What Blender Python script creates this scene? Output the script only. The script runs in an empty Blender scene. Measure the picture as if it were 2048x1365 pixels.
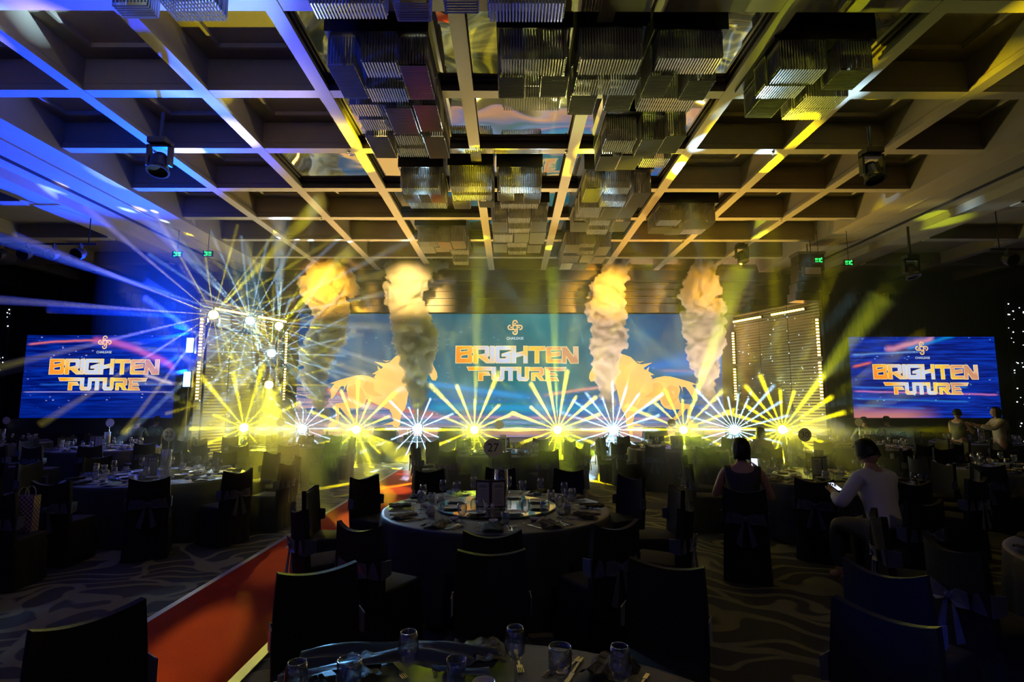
import bpy, bmesh, math, random
from mathutils import Vector, Matrix, Quaternion
from mathutils.geometry import tessellate_polygon
random.seed(7)
sc = bpy.context.scene
C = sc.collection
PI = math.pi
R = math.radians

# ------------------------------------------------------------ camera
CAM_H = 1.8
FPX = 1080.0
PITCH = R(6.55)
YAW = R(-0.21)
cam = bpy.data.cameras.new('camera')
camo = bpy.data.objects.new('camera', cam)
C.objects.link(camo)
camo.location = (0, 0, CAM_H)
camo.rotation_euler = (PI / 2 + PITCH, 0, YAW)
cam.sensor_width = 36
cam.lens = FPX / 2048 * 36
cam.clip_start = .05
cam.clip_end = 100
sc.camera = camo

# ------------------------------------------------------------ world and exposure
w = bpy.data.worlds.new('world')
sc.world = w
w.use_nodes = True
w.node_tree.nodes['Background'].inputs[0].default_value = (0, 0, 0, 1)
sc.view_settings.view_transform = 'Standard'
sc.view_settings.look = 'None'
sc.view_settings.exposure = 0.0
sc.view_settings.gamma = 1
sc.view_settings.use_curve_mapping = False
cy = sc.cycles
cy.max_bounces = 5
cy.diffuse_bounces = 2
cy.glossy_bounces = 3
cy.transmission_bounces = 4
cy.volume_bounces = 0
cy.transparent_max_bounces = 160
cy.adaptive_threshold = .03
cy.caustics_reflective = False
cy.caustics_refractive = False
cy.sample_clamp_indirect = 3
cy.use_denoising = True

BEAM_DENSITY = .12

def onY(px, py, Y):
    "the place in the room that stands at depth Y behind a pixel of the photograph"
    x = (px - 1024) / FPX
    u = (682.5 - py) / FPX
    d = (x, math.cos(PITCH) - u * math.sin(PITCH), math.sin(PITCH) + u * math.cos(PITCH))
    c, s = math.cos(YAW), math.sin(YAW)
    d = Vector((d[0] * c - d[1] * s, d[0] * s + d[1] * c, d[2]))
    return Vector((0, 0, CAM_H)) + d * (Y / d.y)

# ------------------------------------------------------------ lamps
def aim(o, target):
    o.rotation_euler = (Vector(target) - Vector(o.location)).to_track_quat('-Z', 'Y').to_euler()

def spot(loc, target, color, energy, angle, blend=.6, size=.08, name='spot_light'):
    l = bpy.data.lights.new(name, 'SPOT')
    l.energy = energy; l.color = color; l.spot_size = R(angle); l.spot_blend = blend; l.shadow_soft_size = size
    o = bpy.data.objects.new(name, l)
    C.objects.link(o); o.location = loc
    aim(o, target)
    return o

# blue wash over the left half of the ceiling, from the two blue wash panels beside the left screen
BLUE = (.0, .035, 1)
AMBER = (1, .46, .03)
YEL = (1, .84, .0)
WHT = (.40, .70, 1)
spot((-9.2, 15.3, 3.6), (-9.0, 6.0, 6.6), BLUE, 26000, 75, 1)
spot((-9.2, 15.3, 2.6), (-5.0, 5.0, 6.4), BLUE, 28000, 50, 1)
spot((-9.3, 15.3, 2.7), (-9.8, 11, .75), BLUE, 500, 80, 1)
# amber washes standing on the stage, lighting the smoke and the ceiling before it
for x, e, tx, cc in ((-4.6, 2400, -3.5, (1, .6, .2)), (-1.4, 1500, -1.0, (1, .62, .03)), (3.5, 2000, 3.2, AMBER), (6.4, 1900, 6.0, (1, .60, .03))):
    spot((x, 17.3, .9), (tx, 13.8, 6.4), cc, e * 1.3, 66, 1)
spot((4.0, 17.2, 1.0), (4.6, 7.0, 6.2), (.75, 1, .02), 900, 34, 1)
spot((4.2, 17.2, 1.0), (4.0, 7.0, 6.0), (.85, 1, .02), 14000, 8, .8)
spot((-7.9, 17.0, 3.4), (-3.4, 5.5, 6.1), (.4, .7, 1), 16000, 10, .8)
spot((-2.0, 17.2, 1.0), (-1.6, 7.2, 6.0), (1, .95, .5), 7000, 12, .8)
spot((1.5, 17.2, 1.0), (1.6, 7.2, 6.0), (.9, 1, .25), 3500, 18, .8)
spot((1.0, 17.2, 1.0), (.9, 11.5, 6.0), (1, .75, .35), 2200, 40, .8)
spot((-3.2, 17.2, 1.0), (-3.9, 6.6, 6.6), (1, .85, .02), 1500, 17, .8)
spot((-3.5, 14.9, .3), (-3.75, 6.9, 6.9), (1, .85, .02), 4500, 12, .8)  # added uplight for the coffer's reflected yellow glow, no fixture there
spot((1.9, 17.3, 1.0), (-.09, 5.67, .97), (.85, 1, .05), 2500, 1.6, .5)
spot((-7.5, 17.2, 3.5), (-5.05, 8.1, .97), (.9, 1, .05), 2500, 1.6, .5)
spot((8.0, 16.8, 1.1), (4.5, 8.0, .97), (.9, 1, .05), 3000, 1.6, .5)

# warm pools on the red carpet runner from the stage
for tx, ty, e, an in ((-2.35, 8.6, 4000, 4), (-2.6, 6.3, 1500, 3), (-2.3, 4.1, 4500, 3), (-2.4, 11.5, 2500, 6), (-2.2, 2.9, 2500, 2.5)):
    spot((-5.0, 17.0, 4.3), (tx, ty, 0), (1, .62, .10), e * 2.4, an, .5)
# added dim front fill from the back of the hall, lamp unseen
spot((1.5, -3, 5.6), (0, 8, 1.0), (1, .72, .5), 90, 85, 1)
# one cold light and one warm one over the table tops
spot((-7.0, 16.5, 4.4), (-.8, 5.6, .75), (.35, .7, 1), 2600, 7, .9)
spot((-8.0, 16.5, 4.4), (-5.0, 8.0, .75), (.3, .6, 1), 900, 12, .8)
spot((7.9, 16.5, 1.2), (4.4, 8.0, .8), (.9, 1, .05), 900, 14, .8)

# added blue spots behind the camera, lamps unseen, lighting the lower right chair sashes
spot((-1.5, -3, 5.2), (2.15, 3.0, .55), (.02, .08, 1), 700, 7, .8)
spot((-1.0, -3, 5.2), (2.75, 2.45, .5), (.02, .08, 1), 600, 7, .8)
spot((-6.0, 16.0, 4.4), (-.45, 2.3, .78), (.15, .5, 1), 3500, 3, .9)  # added spots for the satin cloth's blue and yellow light, lamps unseen
spot((4.5, 16.8, 4.8), (-.75, 2.3, .78), (.9, 1, .05), 1500, 2.6, .9)

# ------------------------------------------------------------ node helper
class NT:
    def __init__(s, nt): s.nt = nt; s.n = nt.nodes; s.l = nt.links
    def node(s, t, **kw):
        n = s.n.new(t)
        for k, v in kw.items(): setattr(n, k, v)
        return n
    def put(s, sock, v):
        if isinstance(v, bpy.types.NodeSocket): s.l.new(v, sock)
        else:
            if isinstance(v, (tuple, list)) and len(v) == 3 and sock.type == 'RGBA': v = (*v, 1)
            sock.default_value = v
    def m(s, op, a, b=None, c=None):
        n = s.node('ShaderNodeMath', operation=op)
        for i, v in enumerate((a, b, c)):
            if v is not None: s.put(n.inputs[i], v)
        return n.outputs[0]
    def add(s, a, b): return s.m('ADD', a, b)
    def sub(s, a, b): return s.m('SUBTRACT', a, b)
    def mul(s, a, b): return s.m('MULTIPLY', a, b)
    def mix(s, f, a, b, bt='MIX'):
        n = s.node('ShaderNodeMix', data_type='RGBA', blend_type=bt)
        s.put(n.inputs[0], f); s.put(n.inputs[6], a); s.put(n.inputs[7], b)
        return n.outputs[2]
    def gauss(s, x, w):
        q = s.m('DIVIDE', x, w)
        return s.m('EXPONENT', s.mul(s.mul(q, q), -1.0))
    def step(s, x, a, b):
        n = s.node('ShaderNodeMapRange', interpolation_type='SMOOTHSTEP')
        s.put(n.inputs[0], x); n.inputs[1].default_value = a; n.inputs[2].default_value = b
        return n.outputs[0]
    def noise(s, vec, scale, detail=2, rough=.5, dist=0):
        n = s.node('ShaderNodeTexNoise')
        s.put(n.inputs['Vector'], vec); n.inputs['Scale'].default_value = scale
        n.inputs['Detail'].default_value = detail; n.inputs['Roughness'].default_value = rough; n.inputs['Distortion'].default_value = dist
        return n.outputs[0]
    def vec(s, x, y, z=0.0):
        n = s.node('ShaderNodeCombineXYZ')
        for i, v in enumerate((x, y, z)): s.put(n.inputs[i], v)
        return n.outputs[0]
    def ramp(s, f, stops):
        n = s.node('ShaderNodeValToRGB')
        while len(n.color_ramp.elements) < len(stops): n.color_ramp.elements.new(.5)
        for e, (p, c) in zip(n.color_ramp.elements, stops): e.position = p; e.color = (*c, 1)
        s.put(n.inputs[0], f); return n.outputs[0]

def new_mat(name):
    m = bpy.data.materials.new(name); m.use_nodes = True
    return m, NT(m.node_tree), m.node_tree.nodes['Principled BSDF']

def pmat(name, col, rough=.6, metal=0.0, spec=.5, var=.0, scale=8, bump=0, bscale=30, sheen=0, coat=0):
    m, t, p = new_mat(name)
    p.inputs['Roughness'].default_value = rough; p.inputs['Metallic'].default_value = metal
    p.inputs['Specular IOR Level'].default_value = spec
    if sheen: p.inputs['Sheen Weight'].default_value = sheen
    if coat: p.inputs['Coat Weight'].default_value = coat
    tc = t.node('ShaderNodeTexCoord').outputs['Object']
    if var:
        f = t.noise(tc, scale, 3)
        t.put(p.inputs['Base Color'], t.mix(f, tuple(c * (1 - var) for c in col), tuple(min(1, c * (1 + var)) for c in col)))
    else: p.inputs['Base Color'].default_value = (*col, 1)
    if bump:
        b = t.node('ShaderNodeBump'); b.inputs['Strength'].default_value = bump; b.inputs['Distance'].default_value = .01
        t.put(b.inputs['Height'], t.noise(tc, bscale, 3)); t.put(p.inputs['Normal'], b.outputs[0])
    return m

def emat(name, col, strength):
    m, t, p = new_mat(name); t.n.remove(p)
    e = t.node('ShaderNodeEmission'); e.inputs[0].default_value = (*col, 1); e.inputs[1].default_value = strength
    t.l.new(e.outputs[0], t.n['Material Output'].inputs[0]); return m

def glassmat(name, tint=(1, 1, 1), refl=.12, rough=.03):
    m, t, p = new_mat(name); t.n.remove(p)
    tr = t.node('ShaderNodeBsdfTransparent'); tr.inputs[0].default_value = (*tint, 1)
    g = t.node('ShaderNodeBsdfGlossy'); g.inputs['Roughness'].default_value = rough
    f = t.node('ShaderNodeLayerWeight'); f.inputs[0].default_value = .35
    fac = t.m('MINIMUM', t.add(t.mul(f.outputs['Facing'], .75), refl), 1.0)
    mx = t.node('ShaderNodeMixShader'); t.put(mx.inputs[0], fac)
    t.l.new(tr.outputs[0], mx.inputs[1]); t.l.new(g.outputs[0], mx.inputs[2])
    t.l.new(mx.outputs[0], t.n['Material Output'].inputs[0]); return m

def volmat(name, density, col=(1, 1, 1), g=0.0):
    m, t, p = new_mat(name); t.n.remove(p)
    v = t.node('ShaderNodeVolumeScatter'); v.inputs['Color'].default_value = (*col, 1)
    v.inputs['Density'].default_value = density; v.inputs['Anisotropy'].default_value = g
    t.l.new(v.outputs[0], t.n['Material Output'].inputs['Volume']); return m

M = {}
M['plaster'] = pmat('cream_plaster', (.32, .27, .19), .55, var=.05, scale=2)
M['panel'] = pmat('coffer_panel', (.30, .25, .17), .6, var=.05, scale=2)
M['wallpaint'] = pmat('dark_wall', (.05, .05, .055), .8, var=.2, scale=3)
M['drape'] = pmat('black_drape', (.012, .012, .014), .9, var=.2, scale=3)
M['wing'] = pmat('wing_panel_paint', (.13, .115, .06), .5, var=.15, scale=2)
def ribbed(m):
    t = NT(m.node_tree); p = t.n['Principled BSDF']; tc = t.node('ShaderNodeTexCoord').outputs['Object']
    s = t.node('ShaderNodeSeparateXYZ'); t.put(s.inputs[0], tc); b = t.node('ShaderNodeBump'); b.inputs['Distance'].default_value = .008
    t.put(b.inputs['Height'], t.m('SINE', t.mul(s.outputs[2], 70.0))); t.put(p.inputs['Normal'], b.outputs[0])
ribbed(M['wing'])
M['stage'] = pmat('stage_black', (.03, .03, .03), .4, var=.2)
M['black'] = pmat('black_plastic', (.012, .012, .013), .35, bump=.1)
M['blackmetal'] = pmat('black_metal', (.02, .02, .022), .3, metal=.6)
M['steel'] = pmat('truss_steel', (.25, .25, .26), .35, metal=.9)
M['cover'] = pmat('charcoal_chair_cover', (.009, .009, .010), .8, spec=.25, var=.2, scale=6, bump=.25, bscale=60)
M['sash'] = pmat('satin_sash', (.05, .06, .11), .28, var=.25, scale=9, bump=.3, bscale=25, sheen=.3)
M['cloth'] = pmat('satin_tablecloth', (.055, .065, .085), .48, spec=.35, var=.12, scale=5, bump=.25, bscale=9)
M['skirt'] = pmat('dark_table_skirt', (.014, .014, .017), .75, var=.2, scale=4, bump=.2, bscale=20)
M['napkin'] = pmat('navy_napkin', (.018, .02, .032), .6, var=.2, scale=20, bump=.3, bscale=80)
M['china'] = pmat('white_china', (.62, .60, .54), .2, coat=.3)
M['silver'] = pmat('polished_cutlery', (.75, .72, .66), .16, metal=1)
M['glass'] = glassmat('clear_glass', (.97, .98, .98), .11)
M['susan'] = glassmat('turntable_glass', (.55, .62, .62), .22, .05)
M['wood'] = pmat('chopstick_wood', (.10, .05, .03), .4)
M['leather'] = pmat('menu_leather', (.03, .02, .015), .45)
def translucent(name, col):
    m, t, p = new_mat(name); t.n.remove(p)
    a = t.node('ShaderNodeBsdfDiffuse'); a.inputs[0].default_value = (*col, 1); b = t.node('ShaderNodeBsdfTranslucent'); b.inputs[0].default_value = (*col, 1)
    x = t.node('ShaderNodeMixShader'); x.inputs[0].default_value = .4; t.l.new(a.outputs[0], x.inputs[1]); t.l.new(b.outputs[0], x.inputs[2])
    t.l.new(x.outputs[0], t.n['Material Output'].inputs[0]); return m
M['paper'] = translucent('thin_card', (.66, .62, .54))
M['ink'] = pmat('printed_ink', (.03, .06, .07), .7)
M['fern'] = pmat('fern_green', (.12, .26, .04), .5, var=.4, scale=20)
M['water'] = glassmat('vase_water', (.80, .9, .80), .05)
M['skin'] = pmat('skin', (.42, .24, .15), .5, var=.08, scale=12)
M['hair'] = pmat('black_hair', (.012, .009, .008), .35, var=.3, scale=40, bump=.5, bscale=90)
M['white_shirt'] = pmat('white_cotton', (.62, .62, .60), .8, var=.05, bump=.4, bscale=14)
M['black_dress'] = pmat('black_cloth', (.02, .02, .022), .7, bump=.3, bscale=20)
M['cream_cloth'] = pmat('cream_cloth', (.5, .40, .26), .8, bump=.3, bscale=16)
M['red_carpet'] = pmat('red_carpet', (.42, .022, .004), .95, spec=.1, var=.15, scale=3, bump=.5, bscale=120)
M['edge_tape'] = pmat('silver_edge_tape', (.45, .44, .48), .35, bump=.2)
M['beam_haze'] = volmat('haze_in_beam', BEAM_DENSITY, (1, 1, 1), .15)
M['shaft_haze'] = volmat('haze_in_wide_shaft', .10, (1, 1, 1), .1)
M['smoke'] = volmat('dense_smoke', 7, (.97, .95, .93), 0)
M['led'] = emat('amber_led', (1, .46, .07), 22)
M['blue_led'] = emat('blue_led', (.12, .45, 1), 16)
M['star'] = emat('star_led', (.75, .9, 1), 4)
M['lens_y'] = emat('lit_lens_yellow', (1, .9, .35), 40)
M['lens_w'] = emat('lit_lens_white', (.85, .93, 1), 40)
M['exit_green'] = emat('exit_green', (.02, .9, .12), 2.2)
M['phone'] = emat('phone_screen', (.6, .7, 1), 1.6)

# ------------------------------------------------------------ mesh helpers
def mesh_obj(name, bm, mat, parent=None, loc=None, smooth=False):
    me = bpy.data.meshes.new(name)
    bmesh.ops.recalc_face_normals(bm, faces=bm.faces)
    bm.to_mesh(me); bm.free()
    for x in (mat if isinstance(mat, (list, tuple)) else [mat]): me.materials.append(x)
    if smooth:
        for p in me.polygons: p.use_smooth = True
    o = bpy.data.objects.new(name, me); C.objects.link(o)
    if parent: o.parent = parent
    if loc is not None: o.location = loc
    return o

def thing(name, label, cat, loc=(0, 0, 0), rz=0, group=None):
    o = bpy.data.objects.new(name, None); C.objects.link(o)
    o.empty_display_size = .1
    o.location = loc; o.rotation_euler = (0, 0, rz)
    tag(o, label, cat, group)
    return o

def tag(o, label, cat, group=None, kind=None):
    o['label'] = label; o['category'] = cat
    if group: o['group'] = group
    if kind: o['kind'] = kind
    return o

def struct(name, bm, mat, label=None):
    o = mesh_obj(name, bm, mat); o['kind'] = 'structure'
    if label: o['label'] = label
    return o

def box(bm, lo, hi, mi=0, mtx=None):
    x0, y0, z0 = lo; x1, y1, z1 = hi
    v = [bm.verts.new(p) for p in ((x0, y0, z0), (x1, y0, z0), (x1, y1, z0), (x0, y1, z0), (x0, y0, z1), (x1, y0, z1), (x1, y1, z1), (x0, y1, z1))]
    fs = []
    for f in ((0, 3, 2, 1), (4, 5, 6, 7), (0, 1, 5, 4), (1, 2, 6, 5), (2, 3, 7, 6), (3, 0, 4, 7)):
        q = bm.faces.new([v[i] for i in f]); q.material_index = mi; fs.append(q)
    if mtx is not None: bmesh.ops.transform(bm, matrix=mtx, verts=v)
    return v

def bevel_all(bm, w, seg=2):
    bmesh.ops.bevel(bm, geom=bm.edges[:], offset=w, segments=seg, profile=.6, affect='EDGES')

def tube(bm, pts, r, n=8, caps=True):
    "a round bar through the points; r is one radius or one for each point"
    pts = [Vector(p) for p in pts]
    rs = r if isinstance(r, (list, tuple)) else [r] * len(pts)
    rings = []
    up = None
    for i, p in enumerate(pts):
        d = (pts[min(i + 1, len(pts) - 1)] - pts[max(i - 1, 0)]).normalized()
        if up is None: up = Vector((0, 0, 1)) if abs(d.z) < .9 else Vector((1, 0, 0))
        a = d.cross(up).normalized(); b = d.cross(a).normalized()
        rings.append([bm.verts.new(p + a * (math.cos(2 * PI * k / n) * rs[i]) + b * (math.sin(2 * PI * k / n) * rs[i])) for k in range(n)])
    for q, s in zip(rings, rings[1:]):
        for k in range(n): bm.faces.new((q[k], q[(k + 1) % n], s[(k + 1) % n], s[k]))
    if caps:
        bm.faces.new(rings[0][::-1]); bm.faces.new(rings[-1])

def lathe(bm, prof, n=20, close=False, center=(0, 0)):
    rings = []
    for r_, z in prof:
        if r_ < 1e-5: rings.append([bm.verts.new((center[0], center[1], z))])
        else: rings.append([bm.verts.new((center[0] + math.cos(2 * PI * k / n) * r_, center[1] + math.sin(2 * PI * k / n) * r_, z)) for k in range(n)])
    for q, s in zip(rings, rings[1:]):
        for k in range(n):
            a, b = q[k % len(q)], q[(k + 1) % len(q)]
            c, d = s[(k + 1) % len(s)], s[k % len(s)]
            vs = []
            for v in (a, b, c, d):
                if v not in vs: vs.append(v)
            if len(vs) > 2: bm.faces.new(vs)

def poly(bm, loops, tr, mi=0):
    "a flat polygon with holes; tr maps (x, y) to a place"
    ls = [[Vector((x, y, 0)) for x, y in l] for l in loops]
    flat = [p for l in ls for p in l]
    vs = [bm.verts.new(tr(p.x, p.y)) for p in flat]
    for t in tessellate_polygon(ls):
        try: bm.faces.new([vs[i] for i in t]).material_index = mi
        except ValueError: pass

def text_mesh(s, size, name='text'):
    cu = bpy.data.curves.new(name, 'FONT'); cu.body = s; cu.size = size
    cu.align_x = 'CENTER'; cu.align_y = 'CENTER'; cu.resolution_u = 3
    to = bpy.data.objects.new(name, cu); C.objects.link(to)
    dg = bpy.context.evaluated_depsgraph_get()
    me = bpy.data.meshes.new_from_object(to.evaluated_get(dg))
    bpy.data.objects.remove(to); bpy.data.curves.remove(cu)
    return me

def clone(o, parent=None, label=None, group=None):
    c = o.copy(); C.objects.link(c)
    if parent: c.parent = parent
    for ch in o.children: clone(ch, c)
    if label: c['label'] = label
    if group: c['group'] = group
    return c

class Proto:
    "keeps a finished thing; the first place gets the thing itself, later ones get copies"
    def __init__(s, root): s.root = root; s.used = False
    def put(s, loc, rz=0, label=None, group=None, scale=None):
        o = clone(s.root) if s.used else s.root
        s.used = True
        o.location = loc; o.rotation_euler = (o.rotation_euler[0], o.rotation_euler[1], rz)
        if scale: o.scale = (scale,) * 3 if not isinstance(scale, tuple) else scale
        if label: o['label'] = label
        if group: o['group'] = group
        return o

# ------------------------------------------------------------ strengths and aims of the stage lights
GOBO_E = 108000
SMOKE_TOP = 3200
SMOKE_FILL = 6000
YEL_S = (1, .90, .02)
GYS = (.75, 1, .02)
S_K = 12.0
SHAFTS = [ (7, 690, 925, 7.5, 5, GYS, 500), (9, 930, 925, 7.5, 5, GYS, 350), (10, 1150, 930, 7.5, 5, GYS, 450), (12, 1420, 935, 7.0, 5, GYS, 450), (14, 1640, 940, 7.0, 5, YEL_S, 450), (4, 480, 960, 7.0, 6, YEL_S, 500),   # lamp, photo place it passes at depth Y, half angle, colour, strength
 (4, 560, 1031, 9.0, 5.5, YEL_S, 1900), (7, 752, 965, 12.0, 2.6, YEL_S, 1200), (7, 850, 940, 13.0, 4.5, YEL_S, 1000),
 (5, 455, 980, 12.0, 5, GYS, 600), (6, 560, 960, 12.5, 4, WHT, 480),
 (11, 1150, 1000, 12.0, 2.8, WHT, 1200), (11, 1215, 1010, 12.0, 2.6, WHT, 1400), (11, 1262, 985, 13.0, 1.8, WHT, 600),
 (12, 1170, 1000, 12.0, 2.4, YEL_S, 1000), (12, 1405, 990, 12.5, 2.0, GYS, 800), (10, 1560, 1150, 10.0, 3.0, GYS, 2000), (10, 1120, 990, 12.5, 3.0, GYS, 1000),
 (13, 1330, 1060, 11.0, 2.2, WHT, 1200), (13, 1508, 960, 8.0, 1.0, WHT, 600), (14, 1612, 985, 12.0, 3.0, YEL_S, 1400), (14, 1690, 1150, 9.0, 4.0, GYS, 1400),
 (10, 1105, 540, 16.0, 3.0, GYS, 1400), (9, 960, 500, 15.0, 3.0, GYS, 800), (0, 640, 405, 11.0, 1.6, YEL_S, 2000), (0, 505, 810, 13.0, 1.5, YEL_S, 1000),
 (14, 1760, 600, 14.0, 5.0, GYS, 500), (12, 1480, 540, 15.0, 4.5, GYS, 1400), (1, 300, 440, 12.0, 2.0, WHT, 1200), (2, 700, 500, 15.0, 3.0, YEL_S, 1400), (3, 380, 870, 12.0, 2.0, WHT, 1000),
 (2, 560, 420, 13, 3, WHT, 800), (8, 800, 1000, 12, 1.6, WHT, 800)]

# thin haze that hangs before the stage, its colour tinted with the lamps' green
bm_h = bmesh.new(); box(bm_h, (-8.6, 11.0, .02), (11.5, 18.85, 6.1))
haze = mesh_obj('haze', bm_h, volmat('thin_haze', .011, (.92, 1, .70), .2)); haze['kind'] = 'stuff'
tag(haze, 'thin greenish haze hanging in front of the stage', 'haze', kind='stuff')
CHAND={'A':[('h',-4.23,-3.86,5.3,5.51),('v',-3.7,-3.13,5.24,5.54)],
'P':[('v',-2.12,-1.34,5.24,5.47),('h',-1.23,-0.87,5.23,5.52),('h',-0.7,-0.35,5.23,5.46),('v',-0.23,0.58,5.23,5.51)],
'B':[('h',-2.29,-1.96,6.33,7.07),('v',-1.85,-1.41,6.26,6.57),('h',-1.39,-1.05,6.33,7.09),('v',-1.93,-1.41,6.79,7.11),('v',-2.3,-1.8,7.27,7.58),('v',-2.28,-1.8,7.68,8.0),('h',-1.79,-1.42,7.28,8.03),('h',-1.37,-1.04,7.2,7.95),('h',-2.3,-1.95,8.17,8.9),('v',-1.85,-1.42,8.17,8.47),('v',-1.91,-1.41,8.6,8.91),('h',-1.38,-1.05,8.17,8.91)],
'C':[('v',-0.11,0.69,6.19,6.52),('h',-0.15,0.19,6.54,7.02),('h',0.41,0.76,6.54,7.02),('v',-0.1,0.71,7.07,7.41)],
'D':[('v',0.86,1.62,6.16,6.47),('v',0.87,1.69,6.58,6.93),('h',0.84,1.19,6.95,7.45),('h',1.35,1.71,6.94,7.38)],
'E':[('v',1.84,2.63,6.21,6.53),('h',1.8,2.11,6.52,7.01),('h',2.35,2.69,6.63,7.1),('v',1.83,2.62,7.09,7.43)],
'F':[('v',1.54,2.03,8.22,8.62),('h',2.11,2.46,8.19,8.79),('h',2.48,2.79,8.11,8.71),('h',1.55,1.89,8.83,9.41),('h',1.91,2.25,8.8,9.36),('v',2.31,2.8,8.96,9.32)],
'G':[('h',1.52,1.85,10.31,11.04),('v',1.9,2.39,10.24,10.57),('v',1.91,2.42,10.82,11.16),('h',2.47,2.82,10.39,11.19),('v',1.52,1.99,11.25,11.59),('v',1.5,2.02,11.69,11.98),('h',2.07,2.44,11.37,12.05),('h',2.45,2.78,11.25,12.01),('h',1.49,1.87,12.23,12.93),('v',1.87,2.34,12.09,12.44),('v',1.91,2.4,12.74,13.13),('h',2.46,2.83,12.26,13.01)],
'H':[('h',1.51,1.9,14.13,14.91),('v',1.87,2.29,14.03,14.36),('v',1.89,2.34,14.6,14.96),('h',2.4,2.73,14.22,15.06),('v',1.53,2.01,15.12,15.84),('h',2.09,2.42,15.17,15.95),('h',2.45,2.76,15.17,15.89),('h',1.57,1.92,16.07,16.82),('v',1.92,2.36,16.01,16.38),('v',1.94,2.39,16.5,16.82)],
'I':[('v',3.49,4.0,12.15,12.54),('h',4.11,4.5,12.04,12.65),('h',4.46,4.79,12.18,12.69),('h',3.47,3.91,12.66,13.16),('h',3.88,4.27,12.77,13.24),('v',4.27,4.81,12.8,13.2)],
'J':[('v',-2.14,-1.39,10.15,10.48),('h',-2.18,-1.87,10.51,10.94),('h',-1.63,-1.33,10.48,10.94),('v',-2.15,-1.36,11.0,11.32)],
'K':[('v',-1.17,-0.37,10.07,10.35),('v',-1.18,-0.38,10.56,10.86),('h',-1.2,-0.86,10.91,11.35),('h',-0.65,-0.35,10.91,11.26)],
'L':[('v',-0.19,0.61,10.14,10.45),('h',-0.25,0.07,10.45,10.88),('h',0.29,0.62,10.5,11.02),('v',-0.2,0.6,11.05,11.32)],
'M':[('h',-0.42,-0.08,12.16,12.9),('v',-0.04,0.46,12.02,12.37),('v',-0.03,0.47,12.63,12.94),('h',0.5,0.86,12.19,12.93),('v',-0.42,0.06,13.1,13.73),('h',0.12,0.47,13.09,13.81),('h',0.52,0.89,13.01,13.95),('h',-0.44,-0.09,13.99,14.76),('v',-0.06,0.45,13.86,14.27),('v',-0.04,0.45,14.56,14.91),('h',0.49,0.84,14.08,14.81)],
'N':[('v',-2.42,-1.94,13.78,14.23),('h',-1.89,-1.58,13.73,14.42),('h',-1.53,-1.2,13.64,14.32),('h',-2.47,-2.11,14.33,14.97),('h',-2.06,-1.7,14.42,14.82),('v',-1.66,-1.16,14.47,14.92),('v',-1.71,-1.27,15.79,16.15)],
'O':[('v',3.42,4.02,6.38,6.7),('v',3.38,3.93,6.71,7.0),('h',3.48,3.86,7.07,7.56),('h',4.2,4.61,6.4,6.84),('v',4.06,4.64,6.95,7.25),('v',4.02,4.63,7.26,7.56)]}
# ============================================================ THE ROOM
XC = .256
ZB = 6.45          # underside of the coffer ribs
ZP = 6.95          # coffer panels
LX = [XC + s for s in (-8.6, -6.74, -4.88, -3.07, -.907, .907, 3.07, 4.88, 6.74, 8.6)]
TY = [.31 + 1.853 * k for k in range(-1, 11)]     # cross ribs
TY = [y for y in TY]

# floor: patterned carpet
def floor_mat():
    m, t, p = new_mat('patterned_carpet')
    tc = t.node('ShaderNodeTexCoord').outputs['Object']
    n1 = t.node('ShaderNodeTexNoise'); n1.inputs['Scale'].default_value = .9; n1.inputs['Detail'].default_value = 1.5
    t.put(n1.inputs['Vector'], tc)
    d = t.node('ShaderNodeVectorMath', operation='SCALE'); t.put(d.inputs[0], n1.outputs['Color']); d.inputs['Scale'].default_value = 2.2
    a = t.node('ShaderNodeVectorMath', operation='ADD'); t.put(a.inputs[0], tc); t.put(a.inputs[1], d.outputs[0])
    wv = t.node('ShaderNodeTexWave', wave_type='RINGS', rings_direction='SPHERICAL')
    t.put(wv.inputs['Vector'], a.outputs[0]); wv.inputs['Scale'].default_value = .9; wv.inputs['Distortion'].default_value = 3.5
    wv.inputs['Detail'].default_value = 1; wv.inputs['Detail Scale'].default_value = .7
    line = t.step(wv.outputs['Fac'], .80, .90)
    wv2 = t.node('ShaderNodeTexWave', wave_type='BANDS', bands_direction='DIAGONAL')
    t.put(wv2.inputs['Vector'], a.outputs[0]); wv2.inputs['Scale'].default_value = .55; wv2.inputs['Distortion'].default_value = 4
    line2 = t.step(wv2.outputs['Fac'], .9, .96)
    ln = t.m('MAXIMUM', line, line2)
    grain = t.noise(tc, 180, 2)
    base = t.mix(grain, (.012, .011, .008), (.03, .026, .018))
    lt = t.mix(grain, (.12, .11, .045), (.26, .23, .10))
    t.put(p.inputs['Base Color'], t.mix(ln, base, lt)); p.inputs['Roughness'].default_value = .9
    b = t.node('ShaderNodeBump'); b.inputs['Strength'].default_value = .5; b.inputs['Distance'].default_value = .006
    t.put(b.inputs['Height'], t.add(grain, ln)); t.put(p.inputs['Normal'], b.outputs[0])
    return m
bm = bmesh.new(); box(bm, (-17, -4, -.1), (17, 19.6, 0)); struct('floor', bm, floor_mat())

# walls
def wall(name, lo, hi, mat='wallpaint'):
    bm = bmesh.new(); box(bm, lo, hi); return struct(name, bm, M[mat])
wall('wall_left', (-17.2, -4, 0), (-17, 19.6, 7.1))
wall('wall_right', (17, -4, 0), (17.2, 19.6, 7.1))
wall('wall_front', (-17.2, 19.6, 0), (17.2, 19.8, 7.1))
wall('wall_back', (-17.2, -4.2, 0), (17.2, -4, 7.1))

# ceiling slab with a raised moulding ring in each coffer
bm = bmesh.new(); box(bm, (-17.2, -4.2, 7.0), (17.2, 19.8, 7.2)); struct('ceiling', bm, M['panel'])

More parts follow.
